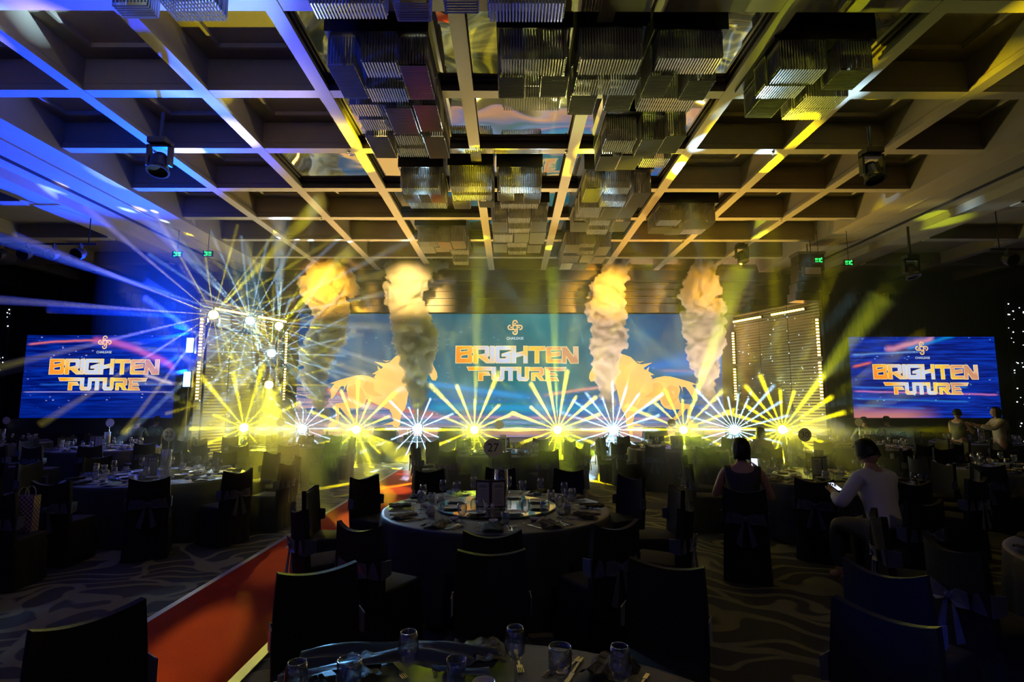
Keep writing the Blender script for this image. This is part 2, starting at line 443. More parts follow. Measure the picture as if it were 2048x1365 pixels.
mirror_bays = set()
for k in range(len(TY) - 1):
    for i in (3, 4, 5):
        if 2 < TY[k] < 15.0: mirror_bays.add((i, k))
def bay_k(y): return max(k for k in range(len(TY)) if TY[k] <= y)
mirror_bays |= {(2, bay_k(10.5)), (6, bay_k(6.8)), (6, bay_k(12.3)), (2, bay_k(5.0)), (2, bay_k(3.0))}

def rib(name, x0, y0, x1, y1, zb=ZB, zt=7.0, step_=.05):
    "ceiling rib: a flat soffit, a small set-back step, then the deep face"
    bm = bmesh.new()
    along_x = abs(x1 - x0) > abs(y1 - y0)
    hw = .10
    def prof(o): 
        return [(-hw, zb), (hw, zb), (hw, zb + .05), (hw - .025, zb + .06), (hw - .025, zb + .11), (hw - .055, zb + .14), (hw - .055, zt), (-hw + .055, zt), (-hw + .055, zb + .14), (-hw + .025, zb + .11), (-hw + .025, zb + .06), (-hw, zb + .05)]
    ends = []
    for (x, y) in ((x0, y0), (x1, y1)):
        ends.append([bm.verts.new((x, y + a, z) if along_x else (x + a, y, z)) for a, z in prof(0)])
    n = len(ends[0])
    for k in range(n): bm.faces.new((ends[0][k], ends[0][(k + 1) % n], ends[1][(k + 1) % n], ends[1][k]))
    bm.faces.new(ends[0][::-1]); bm.faces.new(ends[1])
    return struct(name, bm, M['plaster'])
ti = 1
for x in LX[1:-1]:
    rib('trim_%d' % ti, x, -4, x, 19.0); ti += 1
for y in TY:
    if y < 19: rib('trim_%d' % ti, LX[0], y, LX[-1], y, zb=ZB + .006, zt=6.99); ti += 1
# coffer mouldings: a square ring in each coffer
bm = bmesh.new()
for i in range(len(LX) - 1):
    for k in range(len(TY) - 1):
        if (i, k) in mirror_bays or TY[k] > 18 or TY[k] < 3: continue
        x0, x1, y0, y1 = LX[i] + .36, LX[i + 1] - .36, TY[k] + .36, TY[k + 1] - .36
        a = .05
        for lo, hi in (((x0, y0), (x1, y0 + a)), ((x0, y1 - a), (x1, y1)), ((x0, y0 + a), (x0 + a, y1 - a)), ((x1 - a, y0 + a), (x1, y1 - a))):
            box(bm, (lo[0], lo[1], 6.93), (hi[0], hi[1], 7.0))
struct('trim_%d' % ti, bm, M['plaster']); ti += 1
# broad soffit bands left and right, each with a dark track slot and lower bays outside
for s in (-1, 1):
    xa, xb = XC + s * 8.5, XC + s * 10.9
    lo, hi = min(xa, xb), max(xa, xb)
    bm = bmesh.new()
    box(bm, (lo, -4, 6.38), (hi, 19, 7.0))
    xm = XC + s * 9.1
    box(bm, (min(xm, xm + s * .03), -4, 6.35), (max(xm, xm + s * .03), 19, 6.40))
    xo = XC + s * 10.2
    box(bm, (min(xo, xb), -4, 6.18), (max(xo, xb), 19, 6.38))
    struct('trim_%d' % ti, bm, M['plaster']); ti += 1
    bm = bmesh.new(); xs = XC + s * 9.75
    box(bm, (xs - .03, -4, 6.34), (xs + .03, 19, 6.379)); struct('trim_%d' % ti, bm, M['black']); ti += 1
    # outer low ceiling with its own ribs
    a, b = XC + s * 10.9, s * 17
    lo, hi = min(a, b), max(a, b)
    bm = bmesh.new(); box(bm, (lo, -4, 6.5), (hi, 19, 6.6)); struct('ceiling.%03d' % (1 if s < 0 else 2), bm, M['panel'])
    for y in [TY[0] + 2.6 * q for q in range(9)]:
        if y > 18.5: continue
        bm = bmesh.new(); box(bm, (lo, y - .13, 6.15), (hi, y + .13, 6.499)); struct('trim_%d' % ti, bm, M['plaster']); ti += 1
    for x in (XC + s * 13.4, XC + s * 15.8):
        bm = bmesh.new(); box(bm, (x - .13, -4, 6.151), (x + .13, 19, 6.498)); struct('trim_%d' % ti, bm, M['plaster']); ti += 1

# mirror panels
def mirror_mat():
    m, t, p = new_mat('mirror_ceiling')
    tc = t.node('ShaderNodeTexCoord').outputs['Object']
    p.inputs['Base Color'].default_value = (.70, .66, .62, 1); p.inputs['Metallic'].default_value = 1; p.inputs['Roughness'].default_value = .03
    b = t.node('ShaderNodeBump'); b.inputs['Strength'].default_value = 1; b.inputs['Distance'].default_value = .10
    t.put(b.inputs['Height'], t.noise(tc, .42, 1.5, .4, .5)); t.put(p.inputs['Normal'], b.outputs[0])
    return m
M['mirror'] = mirror_mat()
n_m = 0
colname = {2: 'left outer', 3: 'left inner', 4: 'middle', 5: 'right inner', 6: 'right outer'}
rows = sorted({k for _, k in mirror_bays})
for (i, k) in sorted(mirror_bays):
    bm = bmesh.new()
    box(bm, (LX[i] + .045, TY[k] + .045, 6.60), (LX[i + 1] - .045, TY[k + 1] - .045, 6.66))
    bmesh.ops.translate(bm, verts=bm.verts, vec=(-(LX[i] + LX[i + 1]) / 2, -(TY[k] + TY[k + 1]) / 2, 0))
    o = mesh_obj('mirror_panel', bm, M['mirror'], loc=((LX[i] + LX[i + 1]) / 2, (TY[k] + TY[k + 1]) / 2, 0))
    tag(o, 'rippled mirror ceiling panel, %s column, row %s from the stage end' % (colname[i], ['nearest', 'second', 'third', 'fourth', 'fifth', 'sixth', 'seventh', 'eighth', 'ninth'][min(8, len(rows) - 1 - rows.index(k))]), 'mirror', 'mirrored ceiling panels')

# ---- front of the hall: header over the stage, side curtains, wings, stage
bm = bmesh.new()
box(bm, (-9.6, 18.95, 5.0), (9.6, 19.5, 6.45))
for z in (5.25, 5.5, 5.75, 6.0, 6.2): box(bm, (-9.6, 18.9, z), (9.6, 18.95, z + .05))
box(bm, (-9.6, 18.6, 6.1), (9.6, 18.95, 6.45))
struct('wall_header', bm, M['stage'])
def curtain(name, x0, x1, y, z0, z1, label, pleat=.18, depth=.05, mat='drape'):
    bm = bmesh.new()
    n = max(4, int(abs(x1 - x0) / pleat * 4))
    for z in (z0, z1):
        for i in range(n + 1):
            bm.verts.new((x0 + (x1 - x0) * i / n, y + depth * math.sin(i * PI / 2), z))
    bm.verts.ensure_lookup_table()
    for i in range(n): bm.faces.new((bm.verts[i], bm.verts[i + 1], bm.verts[n + 2 + i], bm.verts[n + 1 + i]))
    bmesh.ops.solidify(bm, geom=bm.faces[:], thickness=.01)
    return tag(mesh_obj(name, bm, M[mat]), label, 'curtain')
def star_dots(parent, fn, n, seed, r=.017):
    "little square leds on a surface; fn(u, v) gives a place and the surface normal"
    rnd = random.Random(seed); bm = bmesh.new()
    for _ in range(n):
        p, nrm = fn(rnd.random(), rnd.random())
        q = Vector(nrm).to_track_quat('Z', 'Y')
        rr = r * rnd.uniform(.6, 1.3)
        m4 = Matrix.Translation(Vector(p)) @ q.to_matrix().to_4x4()
        box(bm, (-rr, -rr, 0), (rr, rr, .01), 0, m4)
    o = mesh_obj('star_lights', bm, M['star'], parent); o['kind'] = 'stuff'
    return o
for s, sd in ((-1, 'left'), (1, 'right')):
    xi, xo = s * 15.45, s * 16.9
    cu = curtain('star_curtain', min(xi, xo), max(xi, xo), 16.6, 0, 5.4, 'black star cloth curtain with tiny white lights, %s of both side screens' % ('left' if s < 0 else 'right'))
    star_dots(cu, lambda u, v: ((xi + (xo - xi) * u, 16.53, .3 + 4.6 * v), (0, -1, 0)), 110, 5 + s, .013)
    curtain('backing_curtain', min(s * 9.3, s * 16.9), max(s * 9.3, s * 16.9), 17.3, 0, 5.35, 'plain black curtain wall behind the %s side screen' % sd)
    # wing: slanted panel between stage and side screen
    A = Vector((s * 7.95, 19.0, 0)); B = Vector((s * 9.2, 15.8, 0)); d = (B - A).normalized(); nn = Vector((-s * abs(d.y), -abs(d.x), 0)).normalized()
    t = thing('wing_wall', 'tall slanted wing panel dotted with tiny lights on the %s of the stage' % sd, 'panel')
    bm = bmesh.new()
    for k in range(3):
        a = A + (B - A) * (k / 3); b = A + (B - A) * ((k + 1) / 3 - .006)
        q = [a, b, b - nn * .12, a - nn * .12]
        lo = [bm.verts.new((p.x, p.y, 0)) for p in q]; hi = [bm.verts.new((p.x, p.y, 4.9)) for p in q]
        for i in range(4): bm.faces.new((lo[i], lo[(i + 1) % 4], hi[(i + 1) % 4], hi[i]))
        bm.faces.new(lo[::-1]); bm.faces.new(hi)
    mesh_obj('panel_boards', bm, M['wing'], t)
    star_dots(t, lambda u, v: (A + (B - A) * u + Vector((0, 0, .8 + 4.0 * v)) + nn * .01, nn), 80, 15 + s, .009)
    # led bars standing and lying on the wing
    def led_bar(p, dirn, L, label):
        p = Vector(p); dirn = Vector(dirn).normalized()
        o = thing('led_bar', label, 'stage light', p, 0, 'amber LED bars round the wing panels')
        side = dirn.cross(nn).normalized()
        m4 = Matrix((( side.x, nn.x, dirn.x, 0), (side.y, nn.y, dirn.y, 0), (side.z, nn.z, dirn.z, 0), (0, 0, 0, 1)))
        bm = bmesh.new(); box(bm, (-.045, -.045, -L / 2), (.045, .02, L / 2), 0, m4)
        mesh_obj('housing', bm, M['black'], o)
        for c in range(12):
            z = -L / 2 + L * (c + .5) / 12
            bm = bmesh.new(); box(bm, (-.026, .02, z - .022), (.026, .07, z + .022), 0, m4)
            mesh_obj('led_cell', bm, M['led'], o)
    po = .10
    for q, nm in ((.03, 'inner'), (1.0, 'outer')):
        for zc, hn in ((2.45, 'lower'), (3.72, 'upper')):
            pp = A + (B - A) * q + nn * po
            led_bar((pp.x, pp.y, zc), (0, 0, 1), 1.14, 'amber LED bar standing upright, %s one on the %s edge of the %s wing' % (hn, nm, sd))
    for q, nm in ((.22, 'far'), (.70, 'near')):
        pp = A + (B - A) * q + nn * po
        led_bar((pp.x, pp.y, 4.62 + .02), (B - A), 1.25, 'amber LED bar lying along the top of the %s wing, %s half' % (sd, nm))

# stage
bm = bmesh.new(); box(bm, (-9.0, 16.9, 0), (9.0, 19.3, .56)); box(bm, (-9.0, 16.86, .50), (9.0, 19.3, .60))
struct('floor.001', bm, M['stage'], 'low black stage platform in front of the main screen')
# side screen plinths
for s in (-1, 1):
    bm = bmesh.new(); x0, x1 = sorted((s * 10.3, s * 15.4)); box(bm, (x0, 16.75, 0), (x1, 17.15, 1.32))
    tag(mesh_obj('screen_plinth', bm, M['stage']), 'black draped plinth under the %s side screen' % ('left' if s < 0 else 'right'), 'plinth')

# red carpet runner
bm = bmesh.new(); box(bm, (-2.97, -1, .001), (-1.82, 14.8, .012))
rc = tag(mesh_obj('carpet_runner', bm, M['red_carpet']), 'long red carpet runner leading to the stage left of the centre tables', 'carpet')
bm = bmesh.new(); box(bm, (-1.82, -1, .001), (-1.74, 14.8, .014)); mesh_obj('edge_tape', bm, M['edge_tape'], rc)
bm = bmesh.new(); box(bm, (-3.03, -1, .001), (-2.97, 14.8, .014)); mesh_obj('edge_tape', bm, M['edge_tape'], rc)

# ============================================================ SCREENS
def streak(t, u, v, a, b, c, u0, u1, w0, fade=.03, wobble=None):
    "soft line v = a + b u + c u^2 between u0 and u1"
    y = t.add(t.add(a, t.mul(u, b)), t.mul(t.mul(u, u), c))
    if wobble is not None: y = t.add(y, wobble)
    g = t.gauss(t.sub(v, y), w0)
    return t.mul(g, t.mul(t.step(u, u0, u0 + fade), t.sub(1.0, t.step(u, u1 - fade, u1))))

def screen_mat(kind):
    m, t, p = new_mat('led_picture_' + kind); t.n.remove(p)
    tc = t.node('ShaderNodeTexCoord').outputs['Generated']
    sp = t.node('ShaderNodeSeparateXYZ'); t.put(sp.inputs[0], tc); u, v = sp.outputs[0], sp.outputs[2]
    st = t.vec(t.mul(u, 2.2), 0.0, t.mul(v, 22)); 
    band = t.noise(st, 1.6, 3, .6)
    soft = t.noise(t.vec(t.mul(u, 3.4), 0.0, v), 1.7, 2)
    if kind == 'main':
        mid = t.gauss(t.sub(u, .5), .33)
        col = t.mix(mid, (0, .055, .30), (0, .19, .26))
        col = t.mix(t.step(soft, .42, .68), col, t.mix(mid, (0, .17, .55), (0, .30, .34)))
        low = t.sub(1.0, t.step(v, .25, .45))
        col = t.mix(t.mul(low, t.step(band, .35, .62)), col, (0, .22, .85))
        flo = t.sub(1.0, t.step(v, .0, .22))
        edge = t.sub(1.0, t.gauss(t.sub(u, .56), .2))
        col = t.mix(t.mul(flo, t.mul(t.step(band, .38, .58), t.add(.25, t.mul(edge, .75)))), col, (.95, .50, .50))
        lef = t.mul(t.sub(1.0, t.step(u, .10, .32)), t.sub(1.0, t.step(v, .28, .5)))
        col = t.mix(t.mul(lef, t.step(band, .40, .60)), col, (.95, .62, .66))
        items = [((.47, -1.35, 1.4), (0, .35), .022, (1, .26, .18), .9), ((.665, -.90, .50), (.29, .56), .022, (0, .42, 1), 1.1), ((.24, -.02, 0), (.3, .75), .03, (0, .55, 1), .8),
                 ((.05, .49, 0), (.57, .76), .012, (1, .45, .42), 1.0), ((.62, -.10, 0), (.84, 1), .012, (.95, .35, .38), .9), ((.30, .24, 0), (.84, 1.), .02, (0, .3, 1), .8),
                 ((.035, 0, 0), (0, 1), .025, (1, .48, .30), 1.0), ((.17, -.03, 0), (.1, .9), .012, (.9, .45, .7), .8), ((.12, .0, 0), (.3, .95), .010, (.2, .5, 1), .8)]
        fans = [((.80, .78, .98), (0, .22, .9))]
    elif kind == 'left':
        col = t.mix(t.step(band, .38, .66), (.0, .006, .17), (.002, .04, .55))
        col = t.mix(t.mul(t.sub(1.0, t.step(v, .0, .34)), .6), col, (.0, .018, .30))
        items = [((.885, .22, -.24), (0, .55), .012, (1, .22, .28), 1.0), ((.80, .72, -.93), (.42, 1), .035, (.75, .13, .42), .95), ((.96, .36, -.75), (.55, 1), .028, (.62, .14, .5), .7),
                 ((.31, 0, 0), (0, 1), .006, (.45, .4, .95), 1.0), ((.40, .0, 0), (.1, 1), .012, (.02, .16, .9), .7), ((.62, .2, -.42), (.78, 1), .02, (.95, .8, .95), .8)]
        fans = []
    else:
        col = t.mix(t.step(band, .38, .66), (.0, .008, .20), (.002, .05, .65))
        flo = t.mul(t.sub(1.0, t.step(v, .02, .16)), t.sub(1.0, t.step(u, .30, .62)))
        col = t.mix(t.mul(flo, .9), col, (.85, .30, .26))
        items = [((.62, .40, 0), (0, .16), .016, (1, .20, .16), 1.0), ((.73, .42, 0), (.23, .60), .035, (.9, .36, .55), .95), ((.77, .10, -.02), (0, .5), .012, (.2, .45, 1), .8), ((.65, .50, 0), (.38, .75), .02, (.0, .35, .95), .8),
                 ((.325, -.045, 0), (0, 1), .010, (.75, .22, .62), 1.0), ((.37, .0, 0), (0, .8), .010, (.05, .25, 1), .9), ((.235, -.05, 0), (0, .8), .010, (.03, .26, .9), .8), ((.16, -.1, 0), (0, .5), .012, (.02, .2, .8), .7)]
        fans = []
    for i, ((a, b, c), (u0, u1), w0, cc, k) in enumerate(items):
        wob = t.mul(t.sub(t.noise(t.vec(t.mul(u, 6), float(i)), 1.5, 2), .5), w0 * 1.6)
        f = streak(t, u, v, a, b, c, u0, u1, w0, .04, wob)
        col = t.mix(t.mul(f, k), col, cc)
    for (u0, u1, u2), cc in fans:
        y0 = t.sub(v, t.add(.55, t.mul(t.sub(u, u0), .5)))
        f = t.mul(t.gauss(y0, t.add(.01, t.mul(t.m('MAXIMUM', t.sub(u, u0), 0.0), .6))), t.step(u, u0, u0 + .02))
        col = t.mix(f, col, cc)
    vo = t.node('ShaderNodeTexVoronoi'); vo.inputs['Scale'].default_value = 1
    asp = 3.45 if kind == 'main' else 1.9
    t.put(vo.inputs['Vector'], t.vec(t.mul(u, 22 * asp / 1.9), 0.0, t.mul(v, 22)))
    sel = t.step(t.noise(t.vec(t.mul(u, 5), 3.0, t.mul(v, 4)), 1.3, 2), .48, .6)
    dots = t.mul(t.sub(1.0, t.step(vo.outputs['Distance'], .09, .20)), sel)
    col = t.mix(t.mul(dots, .8 if kind != 'main' else .35), col, (.7, .62, 1) if kind == 'left' else (.35, .75, 1))
    lines = t.m('SINE', t.mul(v, 500.0))
    e = t.node('ShaderNodeEmission'); t.put(e.inputs[0], col); t.put(e.inputs[1], t.add(SCREEN_GAIN[kind], t.mul(lines, .05)))
    t.l.new(e.outputs[0], t.n['Material Output'].inputs[0]); return m
SCREEN_GAIN = {'main': .64, 'left': .72, 'right': .72}

def title_mat(gain):
    m, t, p = new_mat('title_fill'); t.n.remove(p)
    tc = t.node('ShaderNodeTexCoord').outputs['Generated']
    sp = t.node('ShaderNodeSeparateXYZ'); t.put(sp.inputs[0], tc)
    u = t.add(sp.outputs[0], t.mul(t.sub(sp.outputs[2], .5), .14))
    u = t.add(u, t.mul(t.sub(t.noise(tc, 5, 1), .5), .12))
    col = t.ramp(u, [(0, (1, .30, .03)), (.12, (1, .38, .02)), (.2, (.95, .55, .12)), (.30, (.62, .66, .85)), (.5, (.62, .70, .86)), (.58, (.95, .62, .10)), (.70, (.95, .60, .05)), (.80, (.78, .34, .15)), (.95, (.60, .27, .16)), (1, (.8, .5, .3))])
    e = t.node('ShaderNodeEmission'); t.put(e.inputs[0], col); e.inputs[1].default_value = gain
    t.l.new(e.outputs[0], t.n['Material Output'].inputs[0]); return m
M['title'] = title_mat(1.0)
M['title_edge'] = emat('title_edge', (1, .80, .35), .95)
M['logo_gold'] = emat('logo_gold', (1, .62, .22), 1.0)
M['logo_white'] = emat('logo_white', (.8, .95, 1), 1.0)
M['horse'] = emat('horse_gold', (1, .60, .17), 1.05)
M['horse_shade'] = emat('horse_shade', (1, .54, .14), .95)

LET = [
 [[(145,440),(370,440),(385,460),(385,530),(362,560),(385,590),(385,660),(370,685),(145,685)],[(215,490),(320,484),(320,508),(215,525)],[(222,578),(320,560),(320,615),(222,615)]],
 [[(392,440),(600,440),(622,455),(622,580),(590,603),(625,640),(625,685),(580,685),(490,612),(462,600),(462,685),(392,685)],[(462,490),(562,490),(562,550),(462,570)]],
 [[(635,440),(697,440),(697,685),(635,685)]],
 [[(720,440),(935,440),(935,495),(765,495),(765,620),(850,620),(880,590),(800,590),(800,555),(935,510),(935,685),(720,685),(705,670),(705,455)]],
 [[(945,440),(1002,440),(1002,540),(1110,515),(1110,440),(1167,440),(1167,685),(1110,685),(1110,575),(1002,600),(1002,685),(945,685)]],
 [[(1182,445),(1420,445),(1420,505),(1332,505),(1332,685),(1270,685),(1270,505),(1182,505)]],
 [[(1450,450),(1645,450),(1645,500),(1500,500),(1500,535),(1635,520),(1635,580),(1500,600),(1500,630),(1645,630),(1645,685),(1450,685),(1432,670),(1432,465)]],
 [[(1658,450),(1725,450),(1822,590),(1822,450),(1890,450),(1890,688),(1780,688),(1720,590),(1720,688),(1658,688)]],
]
LET2 = [
 [[(305,738),(650,738),(650,790),(330,790)]], [[(470,808),(610,808),(640,860),(535,860),(535,935),(470,935)]],
 [[(657,740),(715,740),(715,885),(780,885),(780,740),(835,740),(835,910),(810,938),(680,938),(657,910)]],
 [[(842,740),(1012,740),(1012,790),(955,790),(955,935),(895,935),(895,790),(842,790)]],
 [[(1018,740),(1075,740),(1075,885),(1130,885),(1130,740),(1186,740),(1186,910),(1160,938),(1045,938),(1018,910)]],
 [[(1195,745),(1370,745),(1398,770),(1398,850),(1365,870),(1405,935),(1345,935),(1275,855),(1275,935),(1220,935),(1220,820),(1340,820),(1340,795),(1195,795)]],
 [[(1408,745),(1715,745),(1690,795),(1480,795),(1480,820),(1560,820),(1590,862),(1480,862),(1480,885),(1580,885),(1610,938),(1412,938),(1428,900),(1428,800)]],
]
def outline(bm, loops, tr, wd):
    for l in loops:
        n = len(l)
        for i in range(n):
            a, b = Vector(l[i]), Vector(l[(i + 1) % n]); d = (b - a).normalized(); q = Vector((-d.y, d.x)) * wd
            a2, b2 = a - d * wd, b + d * wd
            bm.faces.new([bm.verts.new(tr(*p)) for p in (a2 - q, b2 - q, b2 + q, a2 + q)])

def logo_block(screen, cx, cz, y, s):
    "writing and emblem of the screens; s metres for one drawing unit, centred on the title"
    def tr_at(dy): return lambda a, b: Vector((cx + (a - 1010) * s, y - dy, cz - (b - 620) * s))
    for nm, letters in (('title_word', LET), ('title_word', LET2)):
        bm = bmesh.new()
        for lo in letters: poly(bm, lo, tr_at(.012))
        mesh_obj(nm, bm, M['title'], screen)
    bm = bmesh.new()
    for lo in LET + LET2: outline(bm, lo, tr_at(.016), 4.0)
    mesh_obj('title_outline', bm, M['title_edge'], screen)
    # emblem of four interlaced hooks round a square
    bm = bmesh.new(); ex, ey = 990, 172
    for k in range(4):
        ang = k * PI / 2
        pts = [(-30, -34), (-30, 70)]
        for j in range(1, 9):
            a = PI - j / 8 * PI * 1.05
            pts.append((0 + 30 * math.cos(a), 70 + 30 * math.sin(a)))
        rp = [(x * math.cos(ang) - y_ * math.sin(ang), x * math.sin(ang) + y_ * math.cos(ang)) for x, y_ in pts]
        for a, b in zip(rp, rp[1:]):
            a, b = Vector(a), Vector(b); d = (b - a).normalized(); q = Vector((-d.y, d.x)) * 9
            bm.faces.new([bm.verts.new(tr_at(.012)(ex + p.x, ey - p.y)) for p in (a - q - d * 4, b - q + d * 4, b + q + d * 4, a + q - d * 4)])
        c0 = Vector((10 * math.cos(ang + PI / 2), 10 * math.sin(ang + PI / 2))) * 5.6
        lo = [(ex + c0.x + 13 * math.cos(j * PI / 4), ey - c0.y + 13 * math.sin(j * PI / 4)) for j in range(8)]
        poly(bm, [lo], tr_at(.014))
    mesh_obj('emblem', bm, M['logo_gold'], screen)
    me = text_mesh('CHAILEASE', 52 * s)
    me.materials.clear(); me.materials.append(M['logo_white'])
    p = tr_at(.012)(990, 332)
    o = bpy.data.objects.new('company_name', me); C.objects.link(o); o.parent = screen
    o.location = p - Vector(screen.location); o.rotation_euler = (PI / 2, 0, 0); o.scale = (.95, 1.05, 1)
    for ch in screen.children:
        if ch.name.split('.')[0] in ('title_word', 'title_outline', 'emblem'): ch.location = -Vector(screen.location)

def led_screen(name, x0, x1, z0, z1, y, kind, label):
    t = thing(name, label, 'screen', ((x0 + x1) / 2, y, z0))
    cx = (x0 + x1) / 2
    bm = bmesh.new(); box(bm, (x0 - cx, .01, 0), (x1 - cx, .14, z1 - z0)); mesh_obj('cabinet', bm, M['black'], t)
    bm = bmesh.new()
    vs = [bm.verts.new(p) for p in ((x0 - cx, 0, 0), (x1 - cx, 0, 0), (x1 - cx, 0, z1 - z0), (x0 - cx, 0, z1 - z0))]
    f = bm.faces.new(vs)
    mesh_obj('picture_surface', bm, screen_mat(kind), t)
    return t
main = led_screen('led_screen', -7.47, 7.47, .62, 4.95, 19.0, 'main', 'very wide LED wall behind the stage with horses and title')
ls = led_screen('led_screen', -15.17, -10.44, 1.34, 3.92, 16.9, 'left', 'left side LED screen with pink arc and title, beside star curtain')
rs = led_screen('led_screen', 10.69, 15.31, 1.34, 3.88, 16.9, 'right', 'right side LED screen with diagonal pink streak and title')
def px_scale(px_per_unit, Y): return px_per_unit * Y / FPX
c = onY(1033, 717.6, 18.98); logo_block(main, c.x, c.z, 19.0, .1416 * 18.9 / FPX)
c = onY(207, 741, 16.88); logo_block(ls, c.x, c.z, 16.9, .126 * 16.8 / FPX)
c = onY(1851, 751, 16.88); logo_block(rs, c.x, c.z, 16.9, .1215 * 16.8 / FPX)

# horses drawn on the main screen
H = [(1005,690),(1030,740),(1047,790),(1071,840),(1075,870),(1062,893),(1038,890),(1018,850),(985,835),(960,832),(935,870),(905,905),(885,950),(872,1000),(865,1050),(850,1090),(835,1110),(822,1150),(820,1195),(800,1215),
 (800,1268),(775,1268),(780,1210),(765,1195),(720,1195),(690,1200),(740,1182),(775,1170),(762,1120),(745,1088),(690,1070),(640,1045),(590,1018),(583,1045),(560,1072),(520,1085),(455,1082),(470,1110),(520,1160),(532,1212),(512,1215),(495,1190),(503,1172),(440,1118),(410,1078),
 (402,1080),(405,1130),(400,1180),(378,1208),(330,1218),(330,1190),(350,1173),(380,1172),(380,1115),(378,1050),(450,1040),(465,1000),(452,950),(462,915),(448,930),(435,965),(438,930),(418,930),(395,960),(365,1010),(345,1020),(350,985),(338,960),(372,915),(340,912),(400,890),(480,868),(520,858),(560,855),(610,865),(655,882),
 (640,872),(655,850),(628,848),(670,822),(664,790),(690,815),(702,800),(642,763),(715,775),(745,768),(790,725),(830,710),(900,690),(960,680)]
WISP = [(697,752),(722,758),(755,755),(728,766)]
THIGH = [(565,935),(590,895),(640,905),(640,960),(700,1000),(640,1000),(590,975)]
THIGH2 = [(470,930),(520,915),(560,950),(585,1010),(560,1060),(500,1050),(462,1000)]
def horse(mirror):
    bm = bmesh.new(); bm2 = bmesh.new()
    def tr(dy):
        def f(a, b):
            px = 560 + a * .2931; py = 500 + b * .2931
            if mirror: px = 2053 - px; py += 2
            q = onY(px, py, 19.0 - dy); return q - Vector(main.location)
        return f
    poly(bm, [H], tr(.010)); poly(bm, [WISP], tr(.010))
    for q in (THIGH, THIGH2): poly(bm2, [q], tr(.014))
    o = mesh_obj('horse_picture', bm, M['horse'], main)
    o['label'] = 'golden horse silhouette facing %s on the screen' % ('left' if mirror else 'right')
    mesh_obj('shading', bm2, M['horse_shade'], o)
horse(False); horse(True)

# ============================================================ STAGE LIGHTS AND THEIR BEAMS
def cone_bm(d, z0, z1, ta, n=10):
    bm = bmesh.new(); q = Vector(d).normalized().to_track_quat('Z', 'Y'); rings = []
    for z in (z0, z1):
        rings.append([bm.verts.new(q @ Vector((math.cos(2 * PI * i / n) * (z * ta), math.sin(2 * PI * i / n) * (z * ta), z))) for i in range(n)])
    for i in range(n): bm.faces.new((rings[0][i], rings[0][(i + 1) % n], rings[1][(i + 1) % n], rings[1][i]))
    bm.faces.new(rings[0][::-1]); bm.faces.new(rings[1]); return bm

def clip_len(p, d, L):
    "stop a beam short of the floor, the ceiling and the front wall"
    p = Vector(p); d = Vector(d).normalized()
    for lim, ax in ((.03, 2), (6.44, 2), (18.85, 1), (-16.9, 0), (16.9, 0)):
        if abs(d[ax]) > 1e-4:
            tt = (lim - p[ax]) / d[ax]
            if 0 < tt < L: L = tt
    return L

def gobo_light(loc, axis, color, energy, N, th, half, spill, root):
    l = bpy.data.lights.new('gobo_light', 'POINT'); l.energy = energy; l.color = color; l.shadow_soft_size = .002
    o = bpy.data.objects.new('gobo_light', l); C.objects.link(o)
    q = Vector(axis).normalized().to_track_quat('Z', 'Y'); o.rotation_euler = q.to_euler(); o.location = loc
    l.use_nodes = True; t = NT(l.node_tree); em = t.n['Emission']
    sp = t.node('ShaderNodeSeparateXYZ'); t.l.new(t.node('ShaderNodeTexCoord').outputs['Normal'], sp.inputs[0])
    phi = t.m('ARCTAN2', sp.outputs[1], sp.outputs[0]); k = 2 * PI / N
    ph = t.sub(t.m('FLOORED_MODULO', t.add(phi, k / 2), k), k / 2)
    dx = t.mul(ph, math.sin(th)); dz = t.sub(t.m('ARCCOSINE', sp.outputs[2]), th)
    rr = t.m('SQRT', t.add(t.mul(dx, dx), t.mul(dz, dz)))
    st = t.m('MAXIMUM', t.sub(1.0, t.m('DIVIDE', rr, half)), 0.0)
    t.put(em.inputs['Strength'], t.add(st, spill))
    return q

